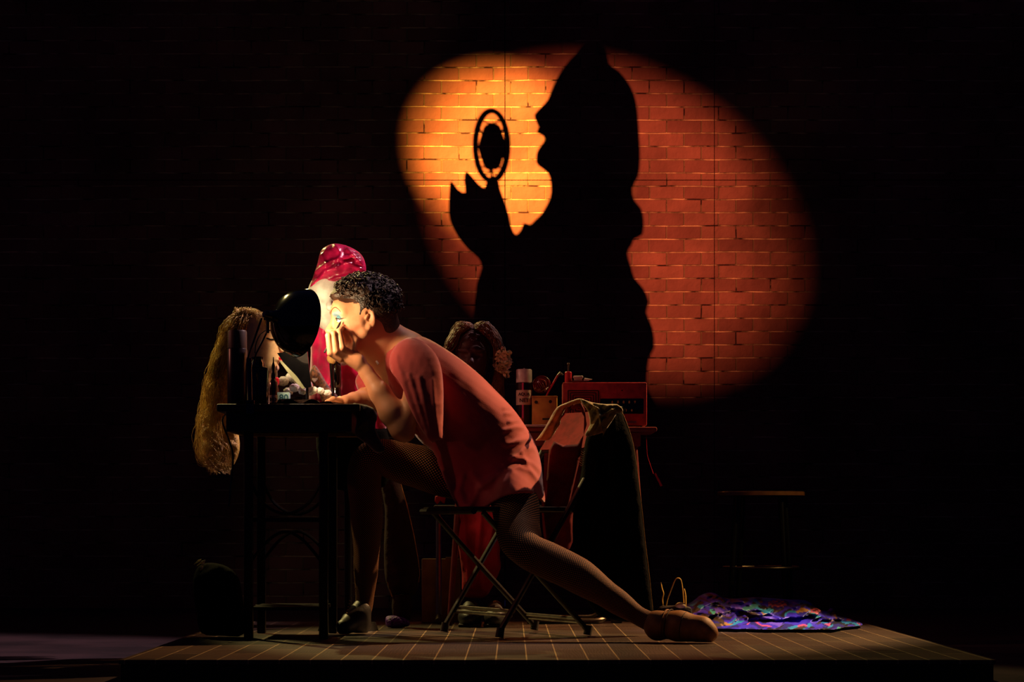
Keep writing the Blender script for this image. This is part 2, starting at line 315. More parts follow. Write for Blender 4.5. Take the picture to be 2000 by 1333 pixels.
def seg_dist(X, Y, pts, closed=False):     # distance to a polyline and the place along it
    best = np.full(X.shape, 1e9); n = len(pts)
    for i in range(n if closed else n - 1):
        ax, ay = pts[i][0], pts[i][1]; bx, by = pts[(i + 1) % n][0], pts[(i + 1) % n][1]
        dx, dy = bx - ax, by - ay; L2 = dx * dx + dy * dy + 1e-12
        t = np.clip(((X - ax) * dx + (Y - ay) * dy) / L2, 0, 1)
        best = np.minimum(best, np.hypot(X - ax - t * dx, Y - ay - t * dy))
    return best
def inside(X, Y, P):
    r = np.zeros(X.shape, bool); n = len(P)
    for i in range(n):
        x1, y1 = P[i]; x2, y2 = P[(i + 1) % n]
        if y1 == y2: continue
        c = ((y1 > Y) != (y2 > Y)) & (X < (x2 - x1) * (Y - y1) / (y2 - y1) + x1); r ^= c
    return r
def pillow(name, outline, y, m, parent=None, k=0.8, kb=None, res=4.0, folds=(), noise=0.0, nscale=0.05, yfun=None, cap=None, tofn=None, colfn=None, sub=3, smooth=180, hole=None, dispfn=None, ext=None):
    """A rounded solid with the given outline (photo pixels at its own depth): thickness from a membrane over the outline."""
    P = [tuple(p) for p in smooth_poly([(a, b, 0) for a, b in outline], sub)]; P = [(p[0], p[1]) for p in P]
    x0 = min(p[0] for p in list(outline) + list(ext or [])) - res * 3; y0 = min(p[1] for p in list(outline) + list(ext or [])) - res * 3
    nx = int((max(p[0] for p in list(outline) + list(ext or [])) - x0) / res) + 5; ny = int((max(p[1] for p in list(outline) + list(ext or [])) - y0) / res) + 5
    X, Y = np.meshgrid(x0 + np.arange(nx) * res, y0 + np.arange(ny) * res)
    E = P if ext is None else [tuple(p)[:2] for p in smooth_poly([(a, b, 0) for a, b in ext], sub)]
    ins = inside(X, Y, E); D = seg_dist(X, Y, E, True)
    phi = np.where(ins, D, 0.0); par = (np.add.outer(np.arange(ny), np.arange(nx)) % 2)
    om = 1.85
    for it in range(260):
        for q in (0, 1):
            s = np.zeros_like(phi); s[1:-1, 1:-1] = phi[:-2, 1:-1] + phi[2:, 1:-1] + phi[1:-1, :-2] + phi[1:-1, 2:]
            nw = (s + 2 * res * res) / 4; mk = ins & (par == q); phi[mk] += om * (nw[mk] - phi[mk])
    H = np.sqrt(np.maximum(phi, 0))          # pixels
    mk = inside(X, Y, P) & (seg_dist(X, Y, P, True) > res * 0.75)
    pts2 = [Vector(p) for p in P]; nb = len(pts2)
    pts2 += [Vector((a, b)) for a, b in zip(X[mk], Y[mk])]
    vs, es, fs, ov, oe, of = delaunay_2d_cdt(pts2, [], [list(range(nb))], 1, 1e-4)
    A = np.array([(v.x, v.y) for v in vs]); bd = seg_dist(A[:, 0], A[:, 1], P, True) < 1e-3
    gi = np.clip((A[:, 0] - x0) / res, 0, nx - 1.001); gj = np.clip((A[:, 1] - y0) / res, 0, ny - 1.001)
    i0 = gi.astype(int); j0 = gj.astype(int); fx = gi - i0; fy = gj - j0
    h = (H[j0, i0] * (1 - fx) * (1 - fy) + H[j0, i0 + 1] * fx * (1 - fy) + H[j0 + 1, i0] * (1 - fx) * fy + H[j0 + 1, i0 + 1] * fx * fy)
    if ext is None: h[bd] = 0
    else: h[bd & (seg_dist(A[:, 0], A[:, 1], E, True) < res * 1.3)] = 0
    zb = bd & (h < 1e-6)
    s0 = F / (y - CY); hm = h / s0
    if cap: hm = cap * np.tanh(hm * k / cap)
    else: hm = hm * k
    front = hm.copy(); edge = np.clip(h / 14.0, 0, 1)
    for pl, wd, amp in folds:
        front += edge * amp * np.exp(-(seg_dist(A[:, 0], A[:, 1], pl) / wd) ** 2)
    if noise:
        for q in range(4):
            a, b, c, d = rng.normal(size=4); fq = (2 ** q) / (nscale * s0)
            front += edge * noise / (1.6 ** q) * np.sin(A[:, 0] * fq * (1 + .3 * a) + A[:, 1] * fq * b * .9 + c * 3) * np.cos(A[:, 1] * fq * (1 + .3 * d) - A[:, 0] * fq * a * .7 + d * 3)
    if dispfn is not None: front += edge * dispfn(A[:, 0], A[:, 1])
    front = np.maximum(front, np.where(zb, 0, 0.0008)); back = np.maximum(hm * (kb if kb is not None else 1.0), np.where(zb, 0, 0.0008))
    n = len(A); idx2 = np.arange(n); verts = []
    yc = np.array([yfun(a, b) for a, b in A]) if yfun else np.full(n, y)
    conv = tofn or (lambda a, b, yy, off: tuple(V(a, b, yy) + Vector((0, off, 0))))
    vf = [conv(A[i, 0], A[i, 1], yc[i], -front[i]) for i in range(n)]
    bmap = {}; vb = []
    for i in range(n):
        if zb[i]: bmap[i] = i
        else: bmap[i] = n + len(vb); vb.append(conv(A[i, 0], A[i, 1], yc[i], back[i]))
    faces = [tuple(reversed(t)) for t in fs] + [tuple(bmap[q] for q in t) for t in fs]
    if ext is not None:
        cnt = {}
        for t in fs:
            for q in range(3):
                e = (t[q], t[(q + 1) % 3]); cnt[e] = 1
        for (a, b) in list(cnt):
            if (b, a) not in cnt:
                qd = [a, b, bmap[b], bmap[a]]; qd2 = [v for i_, v in enumerate(qd) if v not in qd[:i_]]
                if len(qd2) > 2: faces.append(tuple(qd2))
    cols = None
    if colfn is not None:
        cf = colfn(A[:, 0], A[:, 1]); cols = np.concatenate([cf, cf[~zb]])
    return mesh_obj(name, vf + vb, faces, m, parent, smooth, None, cols)

def text_mesh(name, body, size, origin, m, parent, xdir=(1, 0, 0), zdir=(0, 0, 1), depth=0.0006, wrap=None, align='CENTER'):
    cu = bpy.data.curves.new(name, 'FONT'); cu.body = body; cu.size = size; cu.extrude = depth; cu.align_x = align; cu.align_y = 'CENTER'; cu.offset = size * 0.015
    o = bpy.data.objects.new(name, cu); C.objects.link(o); bpy.context.view_layer.update()
    me = bpy.data.meshes.new_from_object(o.evaluated_get(bpy.context.evaluated_depsgraph_get()))
    xd = Vector(xdir); zd = Vector(zdir); nd = xd.cross(zd) * -1
    vs = []
    for v in me.vertices:
        if wrap:
            c, r = wrap; a = v.co.x / r; vs.append(Vector(c) + Vector((math.sin(a) * (r + v.co.z + 0.0006), -math.cos(a) * (r + v.co.z + 0.0006), v.co.y)) )
        else: vs.append(Vector(origin) + xd * v.co.x + zd * v.co.y + nd * (-v.co.z))
    fs = [tuple(p.vertices) for p in me.polygons]
    bpy.data.objects.remove(o); bpy.data.curves.remove(cu); bpy.data.meshes.remove(me)
    return mesh_obj(name, vs, fs, m, parent, 0)

# ---------------------------------------------------------------- signed-distance modelling for bodies
import openvdb as vdb
class SDF:
    def __init__(s, lo, hi, h):
        s.lo = np.array(lo, dtype=np.float64); s.h = h; s.n = np.ceil((np.array(hi) - s.lo) / h).astype(int) + 1
        s.d = np.full(tuple(s.n), 0.06, dtype=np.float32)
    def _win(s, lo, hi):
        a = np.clip(np.floor((np.array(lo) - s.lo) / s.h).astype(int), 0, s.n - 1); b = np.clip(np.ceil((np.array(hi) - s.lo) / s.h).astype(int) + 1, 1, s.n)
        ax = [np.float32(s.lo[i]) + np.arange(a[i], b[i], dtype=np.float32) * np.float32(s.h) for i in range(3)]
        return tuple(slice(a[i], b[i]) for i in range(3)), ax[0][:, None, None], ax[1][None, :, None], ax[2][None, None, :]
    def _mix(s, sl, d, k, sub):
        o = s.d[sl]; d = d.astype(np.float32)
        if sub:
            h = np.clip(0.5 - 0.5 * (o + d) / k, 0, 1); s.d[sl] = o * (1 - h) - d * h + k * h * (1 - h)
        else:
            h = np.clip(0.5 + 0.5 * (d - o) / k, 0, 1); s.d[sl] = d * (1 - h) + o * h - k * h * (1 - h)
    def cone(s, a, b, r1, r2, k=0.01, sub=False):
        a = np.array(a, float); b = np.array(b, float); m = max(r1, r2) + 0.03 + k
        sl, X, Y, Z = s._win(np.minimum(a, b) - m, np.maximum(a, b) + m)
        ab = b - a; L2 = float(ab @ ab) + 1e-12
        t = np.clip(((X - a[0]) * ab[0] + (Y - a[1]) * ab[1] + (Z - a[2]) * ab[2]) / L2, 0, 1)
        d = np.sqrt((X - a[0] - t * ab[0]) ** 2 + (Y - a[1] - t * ab[1]) ** 2 + (Z - a[2] - t * ab[2]) ** 2) - (r1 + (r2 - r1) * t)
        s._mix(sl, d, k, sub)
    def chain(s, pts, rs, k=0.01, sub=False):
        for i in range(len(pts) - 1): s.cone(pts[i], pts[i + 1], rs[i], rs[i + 1], k, sub)
    def ell(s, c, r, R=None, k=0.01, sub=False):
        c = np.array(c, float); R = np.identity(3) if R is None else np.array(R); m = max(r) + 0.03 + k
        sl, X, Y, Z = s._win(c - m, c + m); x, y, z = X - c[0], Y - c[1], Z - c[2]
        q = [R[0][i] * x + R[1][i] * y + R[2][i] * z for i in range(3)]
        k0 = np.sqrt(sum((q[i] / r[i]) ** 2 for i in range(3))); k1 = np.sqrt(sum((q[i] / r[i] ** 2) ** 2 for i in range(3))) + 1e-6
        s._mix(sl, k0 * (k0 - 1) / k1, k, sub)
    def mesh(s):
        g = vdb.FloatGrid(); g.background = 3 * s.h; g.copyFromArray(np.clip(s.d, -3 * s.h, 3 * s.h).astype(np.float32))
        p, q = g.convertToQuads(0.0); return p.astype(np.float64) * s.h + s.lo, q[:, ::-1] if False else q

# ================================================================= THE SETTING
def simple_box(name, x0, x1, y0, y1, z0, z1, m, bev=0):
    return MB().box(((x0 + x1) / 2, (y0 + y1) / 2, (z0 + z1) / 2), (x1 - x0, y1 - y0, z1 - z0), bev=bev).build(name, m, smooth=0)
FZ = -0.09
struct(simple_box('floor', -6, 6, -6.0, WALLY + 0.3, FZ - 0.1, FZ, M['stage']))
# brick wall built of tall panels; narrow grooves where they meet
wo = MB(); gx = [-6.0, -0.04, 1.14, 3.2, 6.0]; seam_z = CZ + (HY - 352) / 346.8
for i in range(4):
    for (za, zb) in ((FZ, seam_z - 0.002), (seam_z + 0.002, 5.2)):
        wo.box(((gx[i] + gx[i + 1]) / 2, WALLY + 0.1, (za + zb) / 2), (gx[i + 1] - gx[i] - 0.004, 0.2, zb - za))
wo.box((0, WALLY + 0.19, 2.5), (12, 0.05, 5.1))
struct(wo.build('wall_back', M['brick'], smooth=0))
# platform
PX0, PX1, PY0, PY1 = -1.118, 1.375, -1.44, 0.99
pf = thing('platform', 'low black platform topped with dark wooden planks', 'platform', (0.13, -0.22, FZ))
simple = MB().box(((PX0 + PX1) / 2, (PY0 + PY1) / 2, -0.006), (PX1 - PX0, PY1 - PY0, 0.012)); simple.build('plank_top', M['plank'], pf, smooth=0)
MB().box(((PX0 + PX1) / 2, (PY0 + PY1) / 2, (FZ - 0.012) / 2), (PX1 - PX0 - .01, PY1 - PY0 - .01, -FZ - 0.012)).build('fascia', M['fascia'], pf, smooth=0)

# ================================================================= THE FIGURE WHOSE SHADOW FALLS ON THE WALL (stands beyond the left of the frame)
T_ = 0.40
ctrW = V(1100, 420, WALLY); ctr = SRC.lerp(ctrW, T_); rayd = (ctrW - SRC).normalized()
def wallpt(cx, cy): return (750 + cx * 0.525, 60 + cy * 0.5251)
def to_fig(px, py, yy, off):               # shadow point on the wall back to the upright plane of the figure
    wp = V(px, py, WALLY); d = wp - SRC; t = (ctr - SRC).dot(rayd) / d.dot(rayd)
    p = SRC + d * t; dn = (p - SRC).normalized()
    return tuple(p + dn * off)
body_o = [(775,38),(740,52),(715,85),(690,110),(660,150),(640,185),(625,218),(610,255),(586,283),(560,312),(566,338),(575,358),(568,378),(588,388),(599,404),(580,432),(568,455),(567,490),(580,506),(602,522),(617,545),(622,600),(610,640),(585,682),(560,706),(543,722),(520,716),(510,740),(490,760),(475,735),(465,690),(450,640),(432,590),(424,552),(404,540),(384,554),(373,585),(350,570),(320,535),(304,524),(298,556),(302,602),(275,592),(249,558),(243,600),(241,680),(255,730),(285,780),(320,820),(350,845),(364,882),(345,940),(335,1040),(310,1180),(290,1330),(280,1460),(640,1500),(1000,1460),(985,1340),(978,1300),(986,1220),(1006,1180),(1000,1110),(976,1050),(986,1010),(965,960),(931,920),(920,880),(905,830),(922,798),(932,775),(962,758),(966,700),(955,660),(931,630),(924,585),(946,543),(953,480),(950,400),(943,300),(931,240),(906,190),(872,150),(836,122),(826,68),(800,46)]
fig = thing('person', 'standing person in a tall wig holding up a hand mirror, seen as the wall shadow', 'person', tuple(ctr + Vector((0, 0, -1.0))))
fo = [wallpt(a, b) for a, b in body_o]
pillow('body', fo, WALLY, M['caster'], fig, k=0.5, res=7, tofn=to_fig, sub=2, cap=0.09)
skb = MB(); base = SRC.lerp(V(1085, 800, WALLY), T_)
skb.lathe([(0.16, 0), (0.19, 0.4), (0.20, 0.8), (0.19, 1.02), (0.14, 1.12)], (base.x - .02, base.y, ctr.z - 1.42), (0, 0, 1)); skb.build('skirt', M['caster'], fig)
hm_ = thing('hand_mirror', 'oval hand mirror with openwork rim held up by the shadowed person', 'mirror', tuple(SRC.lerp(V(960, 300, WALLY), T_)))
def wring(cx, cy, rx, ry, th):
    m = MB(); R_ = []
    for i in range(48):
        a = 2 * PI * i / 48; R_.append(wallpt(cx + rx * math.cos(a), cy + ry * math.sin(a)))
    pts = [Vector(to_fig(p[0], p[1], 0, 0)) for p in R_ + [R_[0], R_[1]]]
    return m.tube(pts, th, 8)
wring(400, 428, 60, 130, 0.0062).build('rim', M['caster'], hm_)
gl = [wallpt(402 + 49 * math.cos(a) * (1 + .05 * math.cos(6 * a)), 432 + 88 * math.sin(a) * (1 + .05 * math.cos(6 * a))) for a in [2 * PI * i / 20 for i in range(20)]]
pillow('glass', gl, WALLY, M['caster'], hm_, k=0.15, res=7, tofn=to_fig, sub=2)
for (cx, cy, rx, ry) in ((400, 322, 34, 24), (372, 520, 22, 14), (425, 522, 22, 14)):
    pts = [Vector(to_fig(*wallpt(cx + rx * math.cos(2 * PI * i / 20), cy + ry * math.sin(2 * PI * i / 20)), 0, 0)) for i in range(22)]; MB().tube(pts, 0.0017, 6).build('scroll', M['caster'], hm_)
for (a, b) in (((352, 360), (366, 385)), ((446, 360), (436, 385)), ((347, 470), (362, 470)), ((456, 470), (440, 470)), ((400, 510), (400, 556))):
    MB().tube([Vector(to_fig(*wallpt(*a), 0, 0)), Vector(to_fig(*wallpt(*b), 0, 0))], 0.0022, 6).build('spoke', M['caster'], hm_)
gz = ctr.z - 1.42
ga = thing('gallery_stand', 'black scaffold stand high beside the stage under the mirror holder', 'scaffold', (ctr.x - .05, ctr.y, FZ))
MB().box((ctr.x - .05, ctr.y, gz - .03), (0.7, 0.9, 0.06)).build('deck', M['black_metal'], ga, smooth=0)
for sx in (-.32, .32):
    for sy in (-.4, .4): MB().cyl((ctr.x - .05 + sx, ctr.y + sy, FZ), (ctr.x - .05 + sx, ctr.y + sy, gz - .06), 0.024).build('leg', M['black_metal'], ga)

# ================================================================= DESK
DX0, DX1, DY0, DY1 = -0.972, -0.522, -0.35, 0.14
dk = thing('desk', 'black iron-legged desk crowded with make-up at the left', 'desk', ((DX0 + DX1) / 2, -0.1, 0))
DT = 0.788
MB().box(((DX0 + DX1) / 2, (DY0 + DY1) / 2, DT - .013), (DX1 - DX0 + .03, DY1 - DY0, .026), bev=.006).build('top', M['dark_wood'], dk)
ap = MB()
ap.box(((DX0 + DX1) / 2, DY0 + .03, .735), (DX1 - DX0 - .03, .02, .078)).box(((DX0 + DX1) / 2, DY1 - .03, .735), (DX1 - DX0 - .03, .02, .078))
ap.box((DX0 + .03, -.105, .735), (.02, DY1 - DY0 - .08, .078)).box((DX1 - .03, -.105, .735), (.02, DY1 - DY0 - .08, .078)); ap.build('apron', M['dark_wood'], dk, smooth=0)
MB().box((-.72, DY1 - .06, .700), (.40, .1, .012)).build('shelf', M['pale_wood'], dk, smooth=0)
for lx in (-.885, -.633):
    for ly in (DY0 + .05, DY1 - .06):
        MB().box((lx, ly, .348), (.03, .03, .696), bev=.004).build('leg', M['black_metal'], dk)
for ly in (DY0 + .05, DY1 - .06):
    tr = MB()
    tr.tube(spline([(-.885, ly, .55), (-.84, ly, .46), (-.76, ly, .42), (-.68, ly, .46), (-.633, ly, .55)], 5), .006, 6)
    tr.tube(spline([(-.885, ly, .25), (-.82, ly, .33), (-.76, ly, .36), (-.70, ly, .33), (-.633, ly, .25)], 5), .006, 6)
    tr.box((-.759, ly, .40), (.27, .012, .014))
    tr.build('ironwork', M['black_metal'], dk)
MB().box((-.759, -.105, .10), (.24, .34, .012)).tube([(-.885, -.105, .10), (-.633, -.105, .10)], .008).build('treadle', M['black_metal'], dk)

def desk_obj(name, label, cat, px, y, group=None): v = V(px, HY, y); return thing(name, label, cat, (v.x, y, DT), group)
def cylat(px0, px1, y): a = V(px0, 0, y).x; b = V(px1, 0, y).x; return (a + b) / 2, (b - a) / 2
def zz(py, y): return V(0, py, y).z
# tall hairspray can
y = -0.27; cx, r = cylat(444, 483, y); can = desk_obj('spray_can', 'tall dark spray can with brown cap at the desk\'s left end', 'spray can', 463, y)
zt = zz(646, y); zc = zz(681, y)
MB().lathe([(r * .94, DT), (r, DT + .006), (r, zc - .004), (r * .93, zc)], (cx, y, 0)).build('body', M['can_dark'], can)
MB().lathe([(r * .96, zc), (r * .96, zt - .006), (r * .88, zt)], (cx, y, 0)).build('cap', M['can_brown'], can)
# squat black jug
y = -0.24; cx, r = cylat(485, 524, y); jg = desk_obj('black_bottle', 'squat black bottle with ribbed neck beside the tall can', 'bottle', 504, y)
MB().box((cx, y, (DT + zz(717, y)) / 2), (2 * r, .05, zz(717, y) - DT), bev=.01).build('body', M['black_gloss'], jg)
zn = zz(717, y); MB().lathe([(r * .78, zn - .004), (r * .72, zn + .012), (r * .5, zn + .024), (r * .5, zn + .028)], (cx - .003, y, 0)).build('shoulder', M['black_gloss'], jg)
MB().lathe([(r * .55, zn + .024), (r * .6, zn + .027), (r * .6, zn + .033), (r * .45, zn + .035)], (cx - .003, y, 0)).build('cap', M['black_gloss'], jg)
# dropper bottle
y = -0.2; cx, r = cylat(526, 542, y); db = desk_obj('dropper_bottle', 'small amber dropper bottle with a white label by the lamp', 'bottle', 534, y)
z1 = zz(742, y); z2 = zz(715, y)
MB().lathe([(r * .95, DT), (r, DT + .004), (r, z1 - .01), (r * .5, z1 + .002), (r * .42, z1 + .006)], (cx, y, 0)).build('glass', M['amber_glass'], db)
MB().lathe([(r * .55, z1 + .004), (r * .6, z1 + .02), (r * .4, z1 + .026), (r * .42, z2), (r * .2, z2 + .012), (r * .1, z2 + .03)], (cx, y, 0)).build('dropper', M['black_gloss'], db)
MB().lathe([(r + .0006, DT + .012), (r + .0006, DT + .037)], (cx, y, 0)).build('label', M['label'], db)
text_mesh('print', 'HD', .017, (0, 0, 0), M['ink'], db, wrap=((cx, y, DT + .022), r + .0008))
# red topped bottle behind
y = -.1; cx, r = cylat(535, 545, y); rb = desk_obj('nail_polish', 'slim brown bottle with red collar in front of the blonde wig', 'bottle', 540, y)
MB().lathe([(r, DT), (r, DT + .06), (r * .5, DT + .075)], (cx, y, 0)).build('glass', M['amber_glass'], rb)
MB().lathe([(r * .5, DT + .075), (r * 1.1, DT + .085), (r * 1.1, DT + .10), (r * .5, DT + .105)], (cx, y, 0)).build('collar', M['red_plastic'], rb)
MB().lathe([(r * .45, DT + .105), (r * .3, DT + .14), (r * .1, DT + .145)], (cx, y, 0)).build('wand', M['wig_brown'], rb)
# blue box with 80
y = -.12; bx = desk_obj('small_box', 'little pale blue box printed 80 among the cotton balls', 'box', 553, y)
c = V(553, 755, y); MB().box((c.x, y + .02, DT + .026), (.042, .04, .052), bev=.002).build('card', M['blue_box'], bx)
text_mesh('print', '80', .032, (c.x + .002, y - .0005, DT + .032), M['blue_ink'], bx)
# cotton balls
cot = [(553, 745, .05, .021), (570, 737, .06, .022), (585, 745, .0, .02), (600, 752, .02, .019), (618, 742, .05, .017), (575, 758, -.05, .018), (592, 764, -.08, .017), (611, 763, -.09, .018), (626, 764, -.08, .015), (606, 766, -.03, .016), (563, 765, -.02, .017), (640, 768, -.03, .014), (596, 738, .08, .02), (622, 754, .06, .018)]
for i, (px, py, y, r) in enumerate(cot):
    p = V(px, py, y); p.z = max(p.z, DT + r * .75); m = MB().ell(p, (r, r * .9, r * .8), n=18, m=12)
    vv = [(Vector(q) - p) * (1 + .10 * math.sin(q[0] * 420 + i) * math.cos(q[2] * 380 + i * 2) + .06 * math.sin(q[1] * 500)) + p for q in m.v]; m.v = vv
    o = m.build('cotton_ball', M['cotton'], smooth=180); tag(o, 'white cotton ball in the heap under the lamp on the desk', 'cotton ball', 'cotton balls heaped on the desk')
# small dish
y = -.22; c = V(567, 765, y); ds = MB().lathe([(.012, DT), (.02, DT + .002), (.031, DT + .016), (.0325, DT + .0165), (.021, DT + .005), (.002, DT + .004)], (c.x, y, 0)).build('dish', M['pale_wood'])
tag(ds, 'shallow pale dish beside the dropper bottle', 'dish')
# papers and lace
def sheet(name, label, cat, pxs, y, m, th=.0025, amp=.004, yaw=0, w=.1, d=.12, z0=0, tilt=0):
    c = V(pxs, HY, y); n = 14; g = MB(); top = []
    R = Matrix.Rotation(yaw, 3, 'Z')
    for side in (0, 1):
        for i in range(n + 1):
            for j in range(n + 1):
                u, v_ = i / n - .5, j / n - .5; p = R @ Vector((u * w, v_ * d, 0))
                zq = amp * (math.sin(u * 11 + v_ * 4 + yaw * 3) * .5 + .5) + tilt * (u + .5) + z0 + (th if side else 0)
                g.v.append((c.x + p.x, y + p.y, DT + .0005 + zq))
    N1 = (n + 1) ** 2
    for i in range(n):
        for j in range(n):
            a = i * (n + 1) + j; q = (a, a + 1, a + n + 2, a + n + 1); g.f.append(q); g.f.append(tuple(t + N1 for t in reversed(q)))
    bd = [i * (n + 1) for i in range(n + 1)] + [n * (n + 1) + j for j in range(1, n + 1)] + [i * (n + 1) + n for i in range(n - 1, -1, -1)] + [j for j in range(n - 1, 0, -1)]
    for a, b in zip(bd, bd[1:] + bd[:1]): g.f.append((a, b, b + N1, a + N1))
    return tag(g.build(name, m), label, cat)
sheet('lace_cloth', 'brown lace cloth crumpled along the desk front edge', 'cloth', 585, -.26, M['lace'], w=.14, d=.1, amp=.016, yaw=.3)
sheet('plum_card', 'plum coloured card on the desk edge below the cotton balls', 'card', 620, -.25, M['plum'], w=.12, d=.08, amp=.005, yaw=-.2, z0=.004)
sheet('printed_sheet', 'open printed sheet beneath the forearm on the desk', 'paper', 665, -.16, M['label'], w=.15, d=.2, amp=.004, yaw=.25)
# fabric over the desk's right corner
o = pillow('dark_scarf', [(688, 790), (706, 790), (728, 797), (737, 812), (733, 835), (742, 858), (752, 880), (735, 885), (716, 868), (702, 858), (693, 848), (696, 820)], -.30, mat('dark brown velvet', (60, 30, 24), .6, rgb2=(24, 12, 12), bump=.4, bscale=60, sheen=.3), k=.55, res=3, noise=.006, nscale=.03)
tag(o, 'dark brown scarf bunched over the desk\'s right corner by the elbow', 'scarf')
# vanity mirror seen from behind
vm = desk_obj('tilted_mirror', 'black tilted mirror with one pale edge under the desk lamp shade', 'mirror', 575, -.1)
yy = -.14
def slab(pts, y0, y1, dy=0): 
    m = MB(); a = [V(p[0], p[1], y0 + dy * i) for i, p in enumerate(pts)]; b = [q + Vector((0, y1 - y0, 0)) for q in a]; n = len(pts)
    m.add(a + b, [tuple(reversed(range(n))), tuple(range(n, 2 * n))] + [(i, (i + 1) % n, n + (i + 1) % n, n + i) for i in range(n)]); return m
slab([(541, 690), (600, 684), (604, 720), (608, 756), (598, 759), (592, 756), (566, 726)], yy, yy + .012).build('back', M['black_gloss'], vm, smooth=0)
slab([(544, 704), (549, 704), (580, 736), (596, 759), (590, 760), (570, 738)], yy - .004, yy + .012).build('bevel', mat('pale bevel', (150, 150, 120), .25, bump=0), vm, smooth=0)
MB().cyl((V(600, 0, yy).x, yy + .012, DT), V(600, 752, yy + .012), .005).build('foot', M['black_gloss'], vm)
# leopard pouch
y = .05; pc = pillow('spotted_pouch', [(604, 735), (611, 716), (618, 716), (632, 738), (644, 757), (660, 775), (655, 788), (632, 788), (622, 765), (612, 752)], y, M['leopard'], k=.6, res=3)
tag(pc, 'brown spotted pouch leaning between cotton balls and black bottle', 'pouch')
# black bottle, powder brush, dark cone
y = .09; cx, r = cylat(645, 667, y); bb = desk_obj('tall_black_bottle', 'tall glossy black bottle standing right of the spotted pouch', 'bottle', 656, y)
MB().lathe([(r * .95, DT), (r, DT + .005), (r, zz(762, y)), (r * .9, zz(760, y)), (r * .9, zz(757, y)), (r, zz(755, y)), (r, zz(715, y)), (r * .9, zz(712, y))], (cx, y, 0)).build('glass', M['black_gloss'], bb)
MB().lathe([(r * .85, zz(712, y)), (r * .85, zz(700, y)), (r * .7, zz(698, y))], (cx, y, 0)).build('cap', M['black_gloss'], bb)
y = .02; pb = desk_obj('powder_brush', 'round tan powder brush standing in front of the black bottle', 'brush', 648, y)
p0 = V(652, 775, y); p1 = V(647, 710, y); p0.z = DT
MB().cyl(p0, p1, .005, .007).build('handle', M['black_gloss'], pb)
MB().ell(V(647, 702, y), (.015, .013, .019), Matrix.Rotation(-.4, 3, 'Y')).build('bristles', M['tan'], pb)
for px, h in ((676, .04), (686, .05)):
    y = .1; cx = V(px, 0, y).x; o = MB().lathe([(.009, DT), (.009, DT + h * .7), (.006, DT + h * .72), (.006, DT + h)], (cx, y, 0)).build('nail_polish_bottle', M['black_gloss'])
    tag(o, 'short black bottle in the shadow right of the tall black bottle' if px < 680 else 'black bottle nearest the raised forearm, beside a shorter one', 'bottle')

# lamp
yl = -.37; lp = desk_obj('desk_lamp', 'black enamel desk lamp with a round shade and thin arms', 'lamp', 520, yl)
ax = Vector((.79, .60, -.15)).normalized(); neck = V(538, 619, yl)
prof = [(.018, -.012), (.024, .0), (.045, .010), (.078, .028), (.098, .050), (.110, .078), (.1150, .102)]
inn = [(r - .003, h + .002) for r, h in prof][::-1]
MB().lathe(prof + [(.1175, .104), (.1135, .104)], neck, ax, 48, cap=False).build('shade', M['black_gloss'], lp)
x_, y_, d_ = frame(ax); m = MB(); m.ring_loft([[neck + d_ * h + (x_ * math.cos(2 * PI * j / 48) + y_ * math.sin(2 * PI * j / 48)) * r for j in range(48)] for r, h in inn], cap=False); m.build('reflector', M['shade_in'], lp)
MB().cyl(neck - ax * .035, neck + ax * .002, .016, .019, 24).cyl(neck - ax * .045, neck - ax * .035, .011, .014, 20).build('socket', M['black_gloss'], lp)
MB().ell(neck + ax * .026, (.018, .018, .018)).build('bulb', M['bulb'], lp)
jt = V(526, 622, yl - .01)
MB().ell(jt, (.014, .012, .012)).cyl(jt + Vector((-.018, 0, 0)), jt + Vector((.03, 0, .002)), .007).ell(jt + Vector((.018, -.012, -.004)), (.006, .006, .006)).cyl(jt + Vector((-.006, 0, -.006)), jt + Vector((-.006, 0, -.05)), .006).build('joint', M['dim_steel'], lp)
am = MB(); am.tube([V(511, 622, yl), V(484, 700, yl), V(482, 716, yl)], .0035).tube([V(525, 642, yl), V(500, 692, yl), V(494, 716, yl)], .003).tube(spline([V(526, 640, yl), V(508, 655, yl), V(500, 672, yl), V(498, 690, yl)]), .0018)
am.build('arm', M['black_gloss'], lp)
MB().box((V(488, 0, yl).x, yl + .03, DT + .006), (.03, .07, .010), bev=.003).box((V(488, 0, yl).x, yl + .008, DT - .02), (.028, .012, .06), bev=.003).cyl((V(488, 0, yl).x, yl + .01, DT + .008), V(487, 700, yl), .008).build('clamp', M['black_gloss'], lp)
cb = MB().tube(spline([(V(488, 0, .1).x, .1, DT + .004), (V(455, 0, .1).x, .1, DT + .006), (V(437, 0, .17).x, .165, DT - .02), V(436, 830, .165), V(447, 860, .165), V(455, 890, .165), V(452, 935, .165), V(447, 990, .165)]), .0035); cb.build('cord', M['black_gloss'], lp)
spot('desk_lamp_light', neck + ax * .058, neck + Vector((.20, .5, -.01)), 12.0, (1.0, 0.70, 0.38), 155, 1.0, 0.02)

